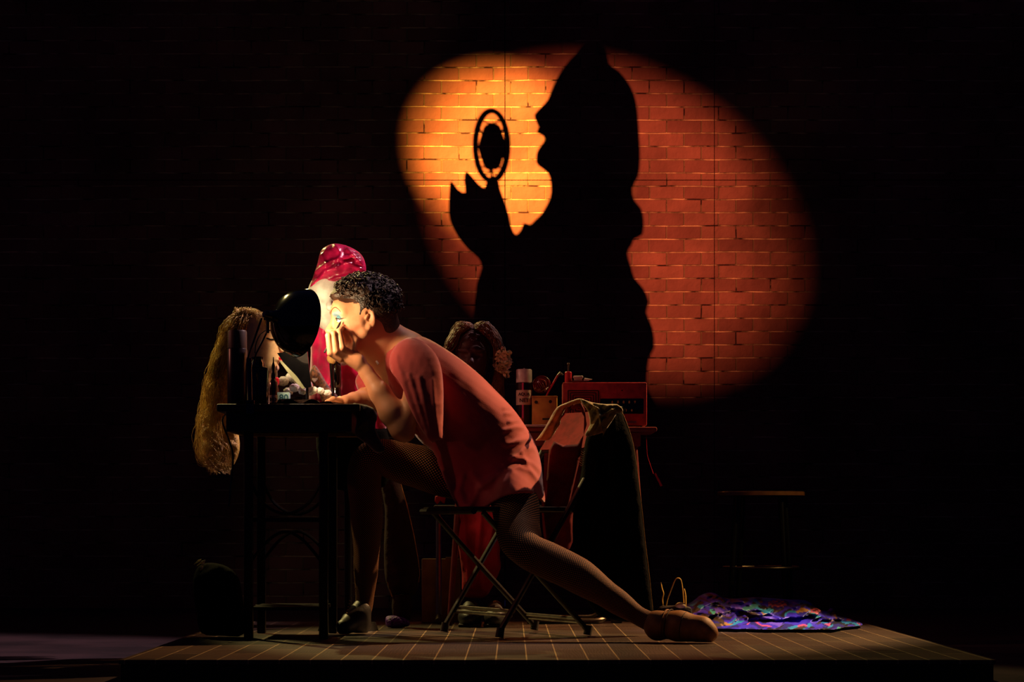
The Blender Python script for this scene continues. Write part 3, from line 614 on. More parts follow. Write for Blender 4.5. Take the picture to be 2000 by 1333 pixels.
# ================================================================= DRESSED MANNEQUIN BEHIND THE DESK
y = .27; mq = thing('dressed_mannequin', 'dressed mannequin in magenta robe and pink turban behind the desk', 'mannequin', (V(665, 0, y).x, y, 0))
y = .14; hc = V(640, 590, y); Rm = Matrix.Rotation(-.25, 3, 'Y')
hd = SDF((hc.x - .2, y - .2, hc.z - .3), (hc.x + .2, y + .2, hc.z + .2), .004)
hd.ell((hc.x, y, hc.z + .02), (.072, .085, .09)); hd.ell((hc.x + .008, y - .02, hc.z - .035), (.05, .062, .07), k=.03)
hd.cone((hc.x + .012, y - .08, hc.z), (hc.x + .016, y - .105, hc.z - .03), .008, .012, k=.012)
hd.ell((hc.x - .02, y - .09, hc.z + .004), (.014, .012, .010), k=.012, sub=True); hd.ell((hc.x + .042, y - .085, hc.z + .004), (.014, .012, .010), k=.012, sub=True)
hd.cone((hc.x + .02, y, hc.z - .06), (hc.x + .05, y + .06, hc.z - .17), .045, .055, k=.03)
v_, f_ = hd.mesh(); mesh_obj('head', v_, f_, M['foam'], mq, 180)
pillow('turban', [(604, 562), (610, 545), (620, 515), (626, 492), (636, 482), (652, 476), (670, 478), (690, 486), (706, 498), (714, 516), (714, 534), (706, 552), (690, 566), (664, 558), (636, 560), (616, 572), (604, 576)], y - .02, M['turban'], mq, k=1.1, res=2.5, noise=.004, nscale=.05,
       folds=[([(610, 560), (640, 535), (680, 520), (712, 512)], 5, .016), ([(615, 535), (650, 515), (700, 500)], 4, .012), ([(628, 500), (640, 520), (636, 540)], 3, .008), ([(655, 478), (668, 500), (660, 530)], 4, .012), ([(620, 562), (660, 548), (705, 540)], 4, .014), ([(680, 488), (705, 515)], 3, .01), ([(690, 500), (714, 525)], 2.5, .012), ([(670, 515), (712, 530)], 2.5, .012)])
y = .27
pillow('robe', [(607, 690), (606, 650), (614, 618), (628, 610), (640, 632), (652, 640), (668, 622), (700, 615), (730, 640), (748, 700), (755, 780), (756, 830), (742, 846), (680, 848), (620, 846), (604, 790)], y, M['magenta'], mq, k=.75, res=4, noise=.008, nscale=.06, cap=.13, yfun=lambda px, py: .14 + .16 * min(1, max(0, (py - 615) / 130)),
       folds=[([(625, 615), (640, 690), (668, 790)], 6, .014), ([(614, 700), (620, 780)], 5, .012), ([(650, 660), (655, 720), (640, 780)], 5, .014), ([(636, 640), (628, 720)], 4, .01)])
pillow('trousers', [(628, 835), (740, 835), (758, 850), (765, 905), (752, 950), (700, 960), (640, 950), (622, 900)], y + .01, M['coat'], mq, k=.7, res=5, cap=.11)
y = .5
pillow('trousers', [(776, 905), (781, 938), (794, 985), (808, 1045), (819, 1105), (819, 1135), (811, 1160), (800, 1163), (781, 1161), (766, 1167), (758, 1150), (751, 1120), (750, 1060), (752, 1000), (745, 950), (748, 905)], y, M['brown_trouser'], mq, k=1.0, res=4, noise=.004)
MB().tube([V(a, b, y - .004) for a, b in [(780, 938), (794, 985), (808, 1045), (817, 1098), (819, 1120), (817, 1138)]], .0028, 6).tube([V(a, b, y - .02) for a, b in [(757, 1137), (762, 1153), (766, 1166)]], .0026, 6).build('lit_edge', M['trim_rimlight'], mq)  # pale tubes stand in for rim light on trouser edge and cuff
MB().lathe([(.034, zz(1162, y)), (.038, zz(1185, y)), (.034, zz(1204, y)), (.03, zz(1212, y))][::-1], (V(785, 0, y).x, y, 0), n=24).build('ankle', M['brown_trouser'], mq)
pillow('shoe', [(755, 1205), (768, 1203), (785, 1206), (797, 1212), (800, 1221), (790, 1226), (758, 1226), (753, 1215)], y - .03, M['purple'], mq, k=1.6, res=1.5, noise=.004, nscale=.012)
y = .27
MB().cyl((V(680, 0, y).x, y, 0.03), (V(680, 0, y).x, y, .62), .014).cyl((V(680, 0, y).x, y, 0), (V(680, 0, y).x, y, .03), .11, .10, 28).build('stand', M['black_metal'], mq)

# ================================================================= WIGS
def strands(paths_fn, n, r, seed, sides=4):
    rr = random.Random(seed); m = MB()
    for i in range(n):
        pts = paths_fn(rr, i)
        if pts: m.tube(pts, [r * (1 - .6 * k / (len(pts) - 1)) for k in range(len(pts))], sides)
    return m
y = .02; bw = desk_obj('blonde_wig_head', 'long blonde wig on a painted foam head at the desk\'s left end', 'wig head', 505, y)
hc = V(508, 668, y)
hd = SDF((hc.x - .2, y - .2, DT - .01), (hc.x + .2, y + .2, hc.z + .2), .004)
hd.ell((hc.x, y, hc.z + .02), (.09, .075, .085)); hd.ell((hc.x + .022, y - .02, hc.z - .035), (.056, .058, .075), k=.03)
hd.cone((hc.x + .07, y - .06, hc.z + .0), (hc.x + .088, y - .07, hc.z - .03), .007, .011, k=.012)
hd.ell((hc.x + .066, y - .055, hc.z - .065), (.014, .014, .008), k=.01); hd.ell((hc.x + .05, y - .045, hc.z - .095), (.022, .022, .016), k=.015)
hd.ell((hc.x + .048, y - .075, hc.z + .006), (.016, .014, .010), k=.012, sub=True)
hd.cone((hc.x - .01, y, hc.z - .06), (hc.x - .012, y, DT + .0), .042, .06, k=.02)
v_, f_ = hd.mesh(); v_ = v_[:]; v_[:, 2] = np.maximum(v_[:, 2], DT); mesh_obj('head', v_, f_, M['face_foam'], bw, 180)
MB().tube(spline([Vector((hc.x + .032, y - .075, hc.z + .006)), Vector((hc.x + .05, y - .084, hc.z + .001)), Vector((hc.x + .066, y - .07, hc.z + .007))]), .0028).tube(spline([Vector((hc.x + .03, y - .072, hc.z + .028)), Vector((hc.x + .05, y - .078, hc.z + .035)), Vector((hc.x + .07, y - .062, hc.z + .028))]), .0018).build('painted_eye', M['ink'], bw)
MB().ell((hc.x + .078, y - .06, hc.z - .062), (.008, .014, .005)).ell((hc.x + .077, y - .06, hc.z - .071), (.008, .013, .005)).build('painted_lips', M['red_plastic'], bw)
crown = V(478, 609, y)
def bl_path(rr, i):
    a = rr.random(); side = rr.uniform(-1, 1)
    if i % 4 == 3:    # right side, over the face edge
        e = V(rr.uniform(505, 528), rr.uniform(640, 735), y - .07 * rr.random()); mid = V(rr.uniform(500, 520), rr.uniform(615, 630), y - .07 * rr.random())
        P = [crown + Vector((rr.uniform(-.02, .03), rr.uniform(-.03, .03), rr.uniform(-.005, .01))), mid, e]
    else:
        y1 = y + .15 + .2 * a
        P = [crown + Vector((rr.uniform(-.03, .03), rr.uniform(-.05, .05), rr.uniform(-.01, .012))),
             V(448 + rr.uniform(-16, 22) + 12 * a, 640 + rr.uniform(-10, 24), y + .08 * side),
             V(424 + rr.uniform(-12, 26), 705 + rr.uniform(-10, 10), y + .08 * side + .09),
             V(405 + rr.uniform(-10, 32), 770 + rr.uniform(-10, 10), y1),
             V(392 + rr.uniform(-10, 42), 835 + rr.uniform(-10, 10), y1 + .05),
             V(396 + rr.uniform(-14, 50), 885 + rr.uniform(-14, 16), y1 + .05), V(428 + rr.uniform(-24, 28), 914 + rr.uniform(-18, 14), y1 + .05)]
        P = P[:rr.choice([5, 6, 7, 7])]
    S = spline(P, 7); ph = rr.random() * 6; am_ = rr.uniform(.001, .006)
    return [p + Vector((math.sin(k * .9 + ph) * am_, math.cos(k * .7 + ph) * am_, math.sin(k * .8 + ph * 2) * am_ * .6)) for k, p in enumerate(S)]
pillow('wig_cap', [(440, 650), (452, 628), (475, 611), (500, 611), (520, 622), (528, 640), (514, 660), (506, 700), (500, 740), (470, 790), (466, 840), (468, 880), (452, 915), (425, 920), (402, 905), (394, 870), (392, 830), (405, 780), (418, 730), (428, 690)], y + .17, M['wig_blonde'], bw, k=.55, kb=.6, res=4, noise=.006, nscale=.02, cap=.07,
       yfun=lambda px, py: y + .02 + (.24 * min(1, max(0, (py - 690) / 80))))
strands(bl_path, 700, .0012, 5).build('wig_hair', M['wig_blonde'], bw, smooth=180)

# second wig on the rear table
TT = zz(838, .8)
y = .82; bg = thing('brown_wig_head', 'wavy brown wig on a dark head with a cream flower on the rear table', 'wig head', (V(925, 0, y).x, y, TT))
hc = V(921, 700, y)
hd = SDF((hc.x - .2, y - .2, TT - .01), (hc.x + .2, y + .2, hc.z + .2), .004)
hd.ell((hc.x, y, hc.z + .02), (.07, .09, .09)); hd.ell((hc.x, y - .03, hc.z - .04), (.055, .06, .08), k=.03)
hd.cone((hc.x, y - .085, hc.z + .01), (hc.x, y - .108, hc.z - .022), .006, .012, k=.012); hd.ell((hc.x, y - .085, hc.z - .06), (.022, .016, .008), k=.008); hd.ell((hc.x, y - .075, hc.z - .1), (.02, .02, .014), k=.015)
for sx in (-1, 1): hd.ell((hc.x + sx * .03, y - .09, hc.z + .005), (.016, .014, .011), k=.012, sub=True); hd.cone((hc.x + sx * .014, y - .086, hc.z + .024), (hc.x + sx * .048, y - .075, hc.z + .026), .007, .005, k=.01)
hd.cone((hc.x, y, hc.z - .07), (hc.x, y, TT), .045, .065, k=.02)
v_, f_ = hd.mesh(); v_[:, 2] = np.maximum(v_[:, 2], TT); mesh_obj('head', v_, f_, M['brown_face'], bg, 180)
cr = V(925, 640, y)
def bw_path(rr, i):
    s = rr.choice((-1, 1)); d = rr.uniform(-.09, .09)
    P = [cr + Vector((s * rr.uniform(0, .02), d, rr.uniform(-.012, .008))), V(925 + s * rr.uniform(20, 32), 636 + rr.uniform(-6, 14), y + d), V(925 + s * rr.uniform(38, 54), 670 + rr.uniform(-8, 12), y + d * .9),
         V(925 + s * rr.uniform(40, 62), 710 + rr.uniform(-8, 8), y + d * .8), V(926 + s * rr.uniform(36, 58) , 750, y + d * .8), V(928 + s * rr.uniform(30, 62), 785 + rr.uniform(-14, 14), y + d)]
    S = spline(P[:rr.choice((5, 6))], 7); ph = rr.random() * 6; a = rr.uniform(.002, .006)
    return [p + Vector((math.sin(k * .55 + ph * .3) * a, math.cos(k * .6) * a, 0)) for k, p in enumerate(S)]
strands(bw_path, 420, .0016, 8).build('wig_hair', M['wig_brown'], bg, smooth=180)
for s in (-1, 1):
    q = [(925, 645), (925 + s * 6, 630), (925 + s * 26, 632), (925 + s * 45, 648), (925 + s * 56, 680), (925 + s * 58, 730), (925 + s * 60, 785), (925 + s * 38, 790), (925 + s * 37, 750), (925 + s * 40, 705), (925 + s * 33, 672), (925 + s * 14, 655)]
    pillow('hair_mass', q, y - .0, M['wig_brown'], bg, k=1.3, res=3, noise=.006, nscale=.03, folds=[([(925 + s * 8, 640), (925 + s * 36, 660), (925 + s * 48, 710), (925 + s * 50, 780)], 3, .012), ([(925 + s * 20, 640), (925 + s * 46, 665), (925 + s * 54, 710)], 2.5, .01)])
fl = MB(); fc = V(984, 711, y - .07); rr = random.Random(3)
for i in range(70):
    a = rr.uniform(0, 2 * PI); e = rr.uniform(-.5, 1.2); d = Vector((math.cos(a) * math.cos(e) * .5, -abs(math.sin(e)) * .8 - .1, math.sin(a) * 1.15)).normalized()
    c = fc + Vector((rr.uniform(-.012, .012), 0, rr.uniform(-.032, .032))) + d * rr.uniform(.006, .02)
    x, yv, dd = frame(d); w_, l_ = rr.uniform(.013, .022), rr.uniform(.014, .026)
    g = []
    for u in range(5):
        for t in range(5):
            uu, tt = (u - 2) / 2, t / 4; g.append(c + x * uu * w_ * math.sin(.4 + tt * 2.2) + dd * tt * l_ + yv * (.005 * uu * uu + .004 * math.sin(tt * 4 + uu * 3)))
    g2 = [p + yv * .0008 for p in g]
    fs = [(u * 5 + t, u * 5 + t + 1, u * 5 + t + 6, u * 5 + t + 5) for u in range(4) for t in range(4)]
    fl.add(g + g2, fs + [tuple(25 + q for q in reversed(f)) for f in fs])
fl.build('flower', M['flower'], bg, smooth=180)

# ================================================================= REAR TABLE AND ITS THINGS
def U(px, y): return V(px, 0, y).x
ty = .80; x0, x1 = U(862, ty), U(1278, ty)
rt = thing('side_table', 'red-brown side table with splayed legs behind the folding chair', 'table', ((x0 + x1) / 2, ty, 0))
MB().box(((x0 + x1) / 2, ty, TT - .009), (x1 - x0, .34, .018), bev=.007).build('top', M['table_red'], rt)
MB().box(((x0 + x1) / 2, ty, TT - .045), (x1 - x0 - .12, .24, .05)).build('apron', M['table_red'], rt, smooth=0)
for sx, sy in ((1, 1), (1, -1), (-1, 1), (-1, -1)):
    ex = x1 if sx > 0 else x0
    MB().cyl((ex - sx * .085 - (.03 if sy > 0 else 0) * sx, ty + sy * .09, TT - .05), (ex - sx * .035, ty + sy * .145, 0), .013, .010).build('leg', M['table_red'], rt)
# hair lacquer can with lettering
y = .74; cx, r = cylat(1008, 1039, y); sy_ = thing('hairspray_can', 'tall can with white cap and lettered label on the rear table', 'spray can', (cx, y, TT))
zc = zz(748, y); zt = zz(722, y)
MB().lathe([(r * .92, TT), (r * .98, TT + .005), (r * .98, zc - .003), (r * .9, zc)], (cx, y, 0)).build('body', M['can_dark'], sy_)
MB().lathe([(r, zc), (r, zt - .004), (r * .93, zt), (r * .3, zt + .001), (r * .12, zt + .002), (r * .1, zt + .005)], (cx, y, 0)).build('cap', M['white_plastic'], sy_)
def band(m, cx, y, r, z0, z1, a0, a1, name, parent):
    g = MB(); n = 14
    R = [[Vector((cx + math.sin(a0 + (a1 - a0) * i / n) * rr, y - math.cos(a0 + (a1 - a0) * i / n) * rr, z)) for (rr, z) in ((r, z0), (r + .0005, z0), (r + .0005, z1), (r, z1))] for i in range(n + 1)]
    g.ring_loft(R); return g.build(name, m, parent)
band(M['label'], cx, y, r * .99, zz(792, y), zz(763, y), -1.45, 1.3, 'label', sy_)
band(M['pink_stripe'], cx, y, r * .985, TT + .004, zc - .002, -.28, -.05, 'stripe', sy_)
text_mesh('lettering', 'AQUA', .0165, (0, 0, 0), M['ink'], sy_, wrap=((cx, y, zz(771.5, y)), r + .0006))
text_mesh('lettering', 'NET', .0200, (0, 0, 0), M['ink'], sy_, wrap=((cx, y, zz(783.5, y)), r + .0006))
y = .70; cx, r = cylat(1006, 1021, y); o = MB().lathe([(r, TT), (r, TT + .034), (r * .8, TT + .038)], (cx, y, 0)).build('orange_jar', M['cork']); tag(o, 'small orange jar in front of the white-capped can', 'jar')
# mug with two holes
y = .70; c0, c1 = U(1039, y), U(1088, y); mg = thing('face_pot', 'mustard square pot with two round holes like eyes, holding brushes', 'pot', ((c0 + c1) / 2, y, TT))
zt = zz(776, y); MB().box(((c0 + c1) / 2, y, (zt + TT) / 2), (c1 - c0, .085, zt - TT), bev=.006).build('body', M['mug'], mg)
MB().box(((c0 + c1) / 2, y, zt - .001), (c1 - c0 + .002, .087, .006), bev=.002).build('rim', M['mug'], mg)
for px, py in ((1047, 786), (1075, 785)): p = V(px, py, y - .043); MB().cyl(p, p + Vector((0, -.0012, 0)), .0062, n=20).build('hole', M['ink'], mg)
MB().box((U(1068, y), y - .0435, zz(820, y)), (.035, .0012, .007)).build('slot', M['ink'], mg, smooth=0)
# jewellery tangle and red brush, black comb
jw = MB(); c = V(1056, 752, .74); rr = random.Random(9)
for i in range(9): 
    a = i * .35; R = Matrix.Rotation(.5 + i * .12, 3, 'Y') @ Matrix.Rotation(a, 3, 'X')
    jw.tube([c + R @ Vector((math.cos(t) * (.022 + i * .0012), .004 * i - .02, math.sin(t) * (.026 + i * .001))) for t in [2 * PI * k / 28 for k in range(30)]], .003, 6)
o = jw.build('coiled_bangles', mat('dark red bangles', (110, 26, 22), .2, bump=0, coat=.5)); o.location.z = max(o.location.z, zt + .001); tag(o, 'tangle of dark red glossy bangles above the mustard pot', 'bangles')
y = .72; br_ = thing('red_brush', 'thin red handled brush leaning out of the mustard pot', 'brush', (U(1070, y), y, TT))
MB().tube([V(1066, 776, y), V(1073, 762, y), V(1089, 734, y)], .0035).build('handle', M['red_plastic'], br_); MB().tube([V(1089, 734, y), V(1094, 729, y), V(1100, 733, y)], [.004, .006, .003]).build('tip', M['steel'], br_)
y = .74; o = MB().tube([V(998, 690, y), V(1003, 702, y), V(1010, 722, y)], [.005, .007, .004]).build('black_brush', M['black_gloss']); o.location.y += .03; tag(o, 'dark handled brush leaning up between the cream flower and white-capped can', 'brush')
# white papers on the table
y = .68; o = MB().box((U(1052, y), y, TT + .0045), (.12, .1, .009), Matrix.Rotation(.2, 3, 'Z'), bev=.002).build('white_papers', M['label']); tag(o, 'stack of pale papers on the rear table front edge below the pot', 'papers')
# radio
y = .78; c0, c1 = U(1098, y), U(1262, y); rd = thing('radio', 'old red table radio with concentric square grille and dark dial', 'radio', ((c0 + c1) / 2, y, TT))
zt = zz(749, y); zb = TT + .008; wd = c1 - c0; hgt = zt - zb; fy = y - .055
MB().box(((c0 + c1) / 2, y, (zt + zb) / 2), (wd, .11, hgt), bev=.006).build('case', M['radio'], rd)
for sx in (-1, 1):
    for sy in (-1, 1): MB().cyl(((c0 + c1) / 2 + sx * wd * .42, y + sy * .04, TT), ((c0 + c1) / 2 + sx * wd * .42, y + sy * .04, zb + .002), .008).build('foot', M['black_gloss'], rd)
g = MB(); gc = V(1139, 790, fy)
for i in range(6):
    a = .058 - i * .0095; b = .052 - i * .0085; t = .0038
    for (dx, dz, sx, sz) in ((0, b, 2 * a, t), (0, -b, 2 * a, t), (a, 0, t, 2 * b), (-a, 0, t, 2 * b)):
        g.box((gc.x + dx, fy - .0002, gc.z + dz), (sx, .004, sz))
g.build('grille', M['ink'], rd, smooth=0)
dc0, dc1 = V(1172, 779, fy), V(1257, 809, fy)
MB().box(((dc0.x + dc1.x) / 2, fy + .0005, (dc0.z + dc1.z) / 2), (dc1.x - dc0.x, .005, dc0.z - dc1.z), bev=.001).build('dial', M['black_gloss'], rd)
text_mesh('dial_numbers', '5 6 7 8 1 1', .0155, (0, 0, 0), M['tan'], rd) if False else None
for (px, n) in ((1196, '6'), (1207, '8'), (1218, '8'), (1229, '8'), (1240, '9')): text_mesh('dial_number', n, .014, V(px, 786, fy - .0025), M['tan'], rd)
for (px, n) in ((1212, '4'), (1223, '3'), (1234, '8')): text_mesh('dial_number', n, .012, V(px, 802, fy - .0025), M['tan'], rd)
MB().box((U(1228, fy), fy - .001, zz(825, fy)), (.06, .004, .005)).build('strip', M['steel'], rd, smooth=0)
MB().cyl((U(1215, fy), fy + .001, zz(763, fy)), (U(1215, fy), fy - .0005, zz(763, fy)), .003).build('screw', M['ink'], rd)
# things on the radio
y = .76; c = U(1110, y); rbx = thing('red_bottle', 'small red bottle with thin dark nozzle on top of the radio', 'bottle', (c, y, zt))
MB().lathe([(.0135, zt), (.0135, zt + .04), (.011, zt + .043), (.004, zt + .044)], (c, y, 0)).build('body', M['red_plastic'], rbx); MB().cyl((c, y, zt + .043), (c, y, zt + .068), .0028).ell((c, y, zt + .072), (.005, .004, .006)).build('nozzle', M['dim_steel'], rbx)
o = MB().box((U(1131, y), y, zt + .004), (.06, .05, .008), bev=.002).build('dark_case', M['table_red']); tag(o, 'flat dark red case lying on the radio beside the red bottle', 'case')
o = MB().box((U(1129, y), y - .01, zt + .0215), (.038, .02, .009), bev=.003).box((U(1129, y), y, zt + .0125), (.03, .02, .009)).build('white_comb', M['white_plastic']); tag(o, 'short white comb handle lying on the radio\'s dark case', 'comb')
o = MB().tube([V(1139, 0, y) * 0 + Vector((U(1141, y), y - .02, zt + .013)), Vector((U(1148, y), y - .02, zt + .0125)), Vector((U(1156, y), y - .02, zt + .0115))], [.005, .003, .0015]).box((U(1145, y), y - .02, zt + .009), (.02, .01, .004)).build('pale_stick', M['white_plastic']); tag(o, 'thin pale stick lying right of the white comb on the radio', 'stick')

# ================================================================= FOLDING CHAIR
CO = Vector((-.043, -.27, 0)); cf = Vector((-.89, -.45, 0)).normalized(); crr = Vector((-.45, .89, 0)).normalized(); CW = .44
def P(a, b, z): return CO + cf * a + crr * b + Vector((0, 0, z))
Rc = Matrix((cf, crr, (0, 0, 1))).transposed()
ch = thing('folding_chair', 'metal folding chair under the seated person with a coat over its back', 'chair', tuple(P(-.18, .22, 0)))
def up(z): return -.48 * z / .79
for b in (0, CW):
    d = P(up(.79), b, .79) - P(0, b, .02)
    MB().tube([P(0, b, .02), P(up(.4), b, .4), P(up(.79), b, .79)], .0125, 10, flat=.75).build('front_leg', M['chair_paint'], ch)
    MB().tube([P(-.35, b + (.02 if b == 0 else -.02), .02), P(-.15, b + (.02 if b == 0 else -.02), .22), P(.05, b + (.02 if b == 0 else -.02), .425)], .0125, 10, flat=.75).build('rear_leg', M['chair_paint'], ch)
    for a, bb in ((0, b), (-.35, b + (.02 if b == 0 else -.02))):
        MB().cyl(P(a, bb, .003), P(a - .006, bb, .035), .0145, .0135).build('rubber_foot', M['sole'], ch)
bm_ = MB(); 
for a, z, bb0, bb1 in ((-.045, .075, 0, CW), (-.055, .09, 0, CW), (-.315, .06, .02, CW - .02), (-.325, .048, .02, CW - .02)): bm_.tube([P(a, bb0, z), P(a, (bb0 + bb1) / 2, z), P(a, bb1, z)], .0065, 8)
bm_.build('stretcher', M['steel'], ch)
MB().box(P(-.10, .22, .437), (.39, .40, .018), Rc, bev=.008).tube([P(.09, .01, .43), P(.09, .43, .43)], .011).tube([P(-.29, .01, .435), P(-.29, .43, .435)], .009).build('seat', M['chair_paint'], ch)
g = MB(); rows = []
for i in range(13):
    b = .012 + (CW - .024) * i / 12; bow = -.035 * (1 - ((i - 6) / 6) ** 2)
    rows.append([P(up(.64) + bow, b, .655), P(up(.64) + bow + .012, b, .655), P(up(.79) + bow + .012, b, .775), P(up(.79) + bow, b, .79)])
g.ring_loft(rows); g.build('backrest', mat('brown enamel backrest', (150, 40, 40), .8, 0, bump=.03, spec=.1), ch)
MB().tube([r_[0] + Vector((0, 0, -.004)) for r_ in rows], .008, 8).build('backrest_rim', M['steel'], ch)

# ================================================================= COAT OVER THE CHAIR BACK
yc = lambda px, py: .04 - .10 * min(1, max(0, (px - 1080) / 130)) if py < 900 else -.09
ct = thing('coat', 'long black coat with olive collar hanging over the folding chair back', 'coat', (U(1195, 0), 0, .05))
pillow('coat_body', [(1140, 880), (1148, 845), (1165, 815), (1185, 798), (1203, 792), (1216, 806), (1226, 835), (1238, 870), (1246, 930), (1254, 1000), (1260, 1060), (1268, 1125), (1274, 1180), (1277, 1212), (1240, 1216), (1200, 1212), (1165, 1200), (1140, 1160), (1125, 1100), (1118, 1040), (1122, 980), (1134, 930)], -.10, M['coat'], ct, k=.55, res=5, noise=.003, nscale=.08, cap=.06,
       folds=[([(1195, 820), (1205, 1000), (1215, 1200)], 9, .012), ([(1165, 900), (1160, 1040), (1170, 1190)], 8, .014)])
pillow('lapel', [(1134, 779), (1148, 784), (1165, 788), (1185, 790), (1205, 790), (1217, 800), (1214, 806), (1205, 808), (1196, 822), (1184, 840), (1176, 856), (1178, 846), (1170, 848), (1155, 852), (1146, 853), (1143, 848), (1152, 830), (1150, 812), (1146, 800), (1138, 790)], -.155, M['olive'], ct, k=.35, res=2, noise=.004, nscale=.02, sub=2,
       folds=[([(1150, 790), (1168, 800), (1172, 822), (1178, 848)], 2.2, .012), ([(1152, 845), (1168, 815), (1200, 800)], 2.2, .008), ([(1160, 845), (1178, 820)], 1.8, .006), ([(1195, 800), (1185, 812)], 2.5, .008)])
pillow('collar', [(1134, 779), (1122, 781), (1104, 788), (1088, 796), (1077, 812), (1064, 836), (1050, 856), (1046, 861), (1060, 861), (1072, 860), (1081, 850), (1088, 838), (1094, 828), (1096, 816), (1102, 804), (1108, 796), (1122, 790), (1135, 788)], -.03, M['olive'], ct, k=.45, res=2, noise=.004, nscale=.02, sub=2,
       yfun=lambda px, py: -.02 + .12 * (1134 - px) / 90, folds=[([(1090, 800), (1072, 830), (1056, 858)], 2, .006), ([(1100, 800), (1086, 826), (1074, 856)], 2, .006)])
pillow('lining', [(1120, 790), (1134, 783), (1142, 800), (1146, 830), (1140, 850), (1132, 900), (1118, 960), (1106, 1010), (1085, 1060), (1068, 1060), (1062, 1000), (1068, 930), (1072, 880), (1082, 862), (1100, 870), (1128, 868), (1140, 850), (1141, 815), (1132, 798), (1118, 800), (1108, 806), (1110, 797)], .06, M['dark_red'], ct, k=.3, res=4, cap=.02, sub=1)
MB().tube(spline([V(a, b, -.103) for a, b in [(1210, 797), (1222, 822), (1236, 866), (1245, 925), (1254, 1000), (1260, 1060), (1268, 1125), (1275, 1195)]]), .0016, 6).build('lit_edge', M['trim_rimlight'], ct, smooth=180)  # pale tube paints the rim light down the coat's right edge
rg = MB()
for k in range(7): q = V(1139 - k * .6, 884 + k * 4.2, -.145); rg.tube([q + Vector((-.006, 0, .003)), q + Vector((.0, -.004, -.002)), q + Vector((.007, 0, .003))], .0016, 5)
rg.build('frayed_edge', M['trim_rimlight'], ct)

# ================================================================= RED COSTUME, SHOES, TUBE-FRAME BENCH, BOX BEHIND
y = .86; tb = thing('tube_bench', 'low bent-steel tube bench standing behind the folding chair', 'bench', (U(1015, y), y, 0))
tz = zz(987, y)
MB().tube(spline([(U(857, y), y, tz - .03), (U(857, y), y, tz - .2), (U(857, y), y, .02)]), .0115, 10).build('leg', M['steel'], tb)
MB().tube(spline([(U(1182, y), y, tz - .03), (U(1182, y), y, .12), (U(1181, y), y - .01, .03), (U(1165, y), y - .05, .0115), (U(1120, y), y - .06, .0115), (U(1030, y), y - .06, .0115)]), .0115, 10).build('leg', M['dim_steel'], tb)
MB().tube(spline([(U(1180, y), y + .1, tz - .03), (U(1180, y), y + .1, .1), (U(1165, y), y + .08, .03), (U(1120, y), y + .05, .022), (U(1020, y), y + .05, .022)]), .008, 10).build('runner', M['dim_steel'], tb)
MB().tube([(U(857, y), y, .03), (U(857, y), y - .1, .0125)], .0115).build('foot', M['dim_steel'], tb)
MB().box((U(1019, y), y + .04, tz - .012), (U(1190, y) - U(848, y), .2, .022), bev=.006).build('seat', M['dark_wood'], tb)
y = .70
o = pillow('red_robe', [(893, 985), (925, 980), (965, 985), (985, 1010), (980, 1050), (976, 1085), (978, 1110), (960, 1150), (945, 1168), (915, 1168), (903, 1160), (902, 1120), (897, 1080), (892, 1048), (896, 1020)], y, M['red_cloth'], k=.9, res=3, noise=.006, nscale=.05, cap=.07,
           folds=[([(905, 1000), (912, 1060), (916, 1150)], 4, .014), ([(940, 1000), (935, 1080), (940, 1150)], 5, .014), ([(968, 1010), (955, 1060), (925, 1150)], 4, .012)])
tag(o, 'red cloth robe hanging down behind the crossed chair legs', 'robe')
o = pillow('red_rag', [(850, 984), (866, 981), (871, 986), (868, 999), (860, 994), (854, 1001), (849, 994)], .80, M['red_cloth'], k=.25, res=1.5, noise=.002, sub=1, cap=.006); o.location.z = max(o.location.z, tz + .0)
tag(o, 'scrap of red cloth on the end of the tube bench', 'cloth')
o = pillow('maroon_drape', [(1066, 866), (1100, 868), (1136, 870), (1134, 940), (1120, 1000), (1118, 1060), (1100, 1085), (1075, 1090), (1062, 1050), (1058, 980), (1062, 920)], .66, M['dark_red'], k=.5, res=4, noise=.006, nscale=.06, cap=.04)
tag(o, 'dark maroon drape hanging from the rear table behind the chair back', 'drape')
for i, (px, lb) in enumerate(((918, 'left dark round-toed shoe below the hanging red robe'), (967, 'right dark round-toed shoe beside its pair below the red robe'))):
    y = .62; c = U(px, y); sh = thing('dark_shoe', lb, 'shoe', (c, y, 0), 'pair of dark shoes under the red robe')
    m = SDF((c - .08, y - .16, -.01), (c + .08, y + .2, .12), .004)
    m.ell((c, y - .04, .035), (.045, .1, .04)); m.ell((c, y + .07, .045), (.038, .07, .05), k=.03)
    m.d = np.maximum(m.d, -(m.lo[2] + np.arange(m.n[2]) * m.h - .008)[None, None, :].astype(np.float32))
    v_, f_ = m.mesh(); mesh_obj('upper', v_, f_, mat('dark shoe leather', (26, 15, 13), .5, bump=.1), sh, 180)
    MB().box((c, y + .01, .006), (.085, .25, .012), bev=.005).build('sole', M['sole'], sh)
    mm = MB()
    for k in range(4): z = .074 - k * .003; mm.tube([(c - .018, y - .0 - k * .02, z), (c, y - .01 - k * .02, z + .004), (c + .018, y - k * .02, z)], .0025, 6)
    mm.build('lace', M['sole'], sh)
y = .935; o = MB().box((U(862, y), y, .125), (U(896, y) - U(826, y) + .01, .09, .25), bev=.004).box((U(882, y), y, .252), (.045, .085, .006)).build('cardboard_box', M['box']); tag(o, 'plain olive-brown box standing behind the steel tube leg', 'box')
y = .90; o = MB().box((U(1204, y), y, .07), (.045, .08, .14), bev=.006).build('olive_tin', mat('dull olive tin', (58, 48, 30), .6)); tag(o, 'small dull olive tin behind the outstretched shin', 'tin')

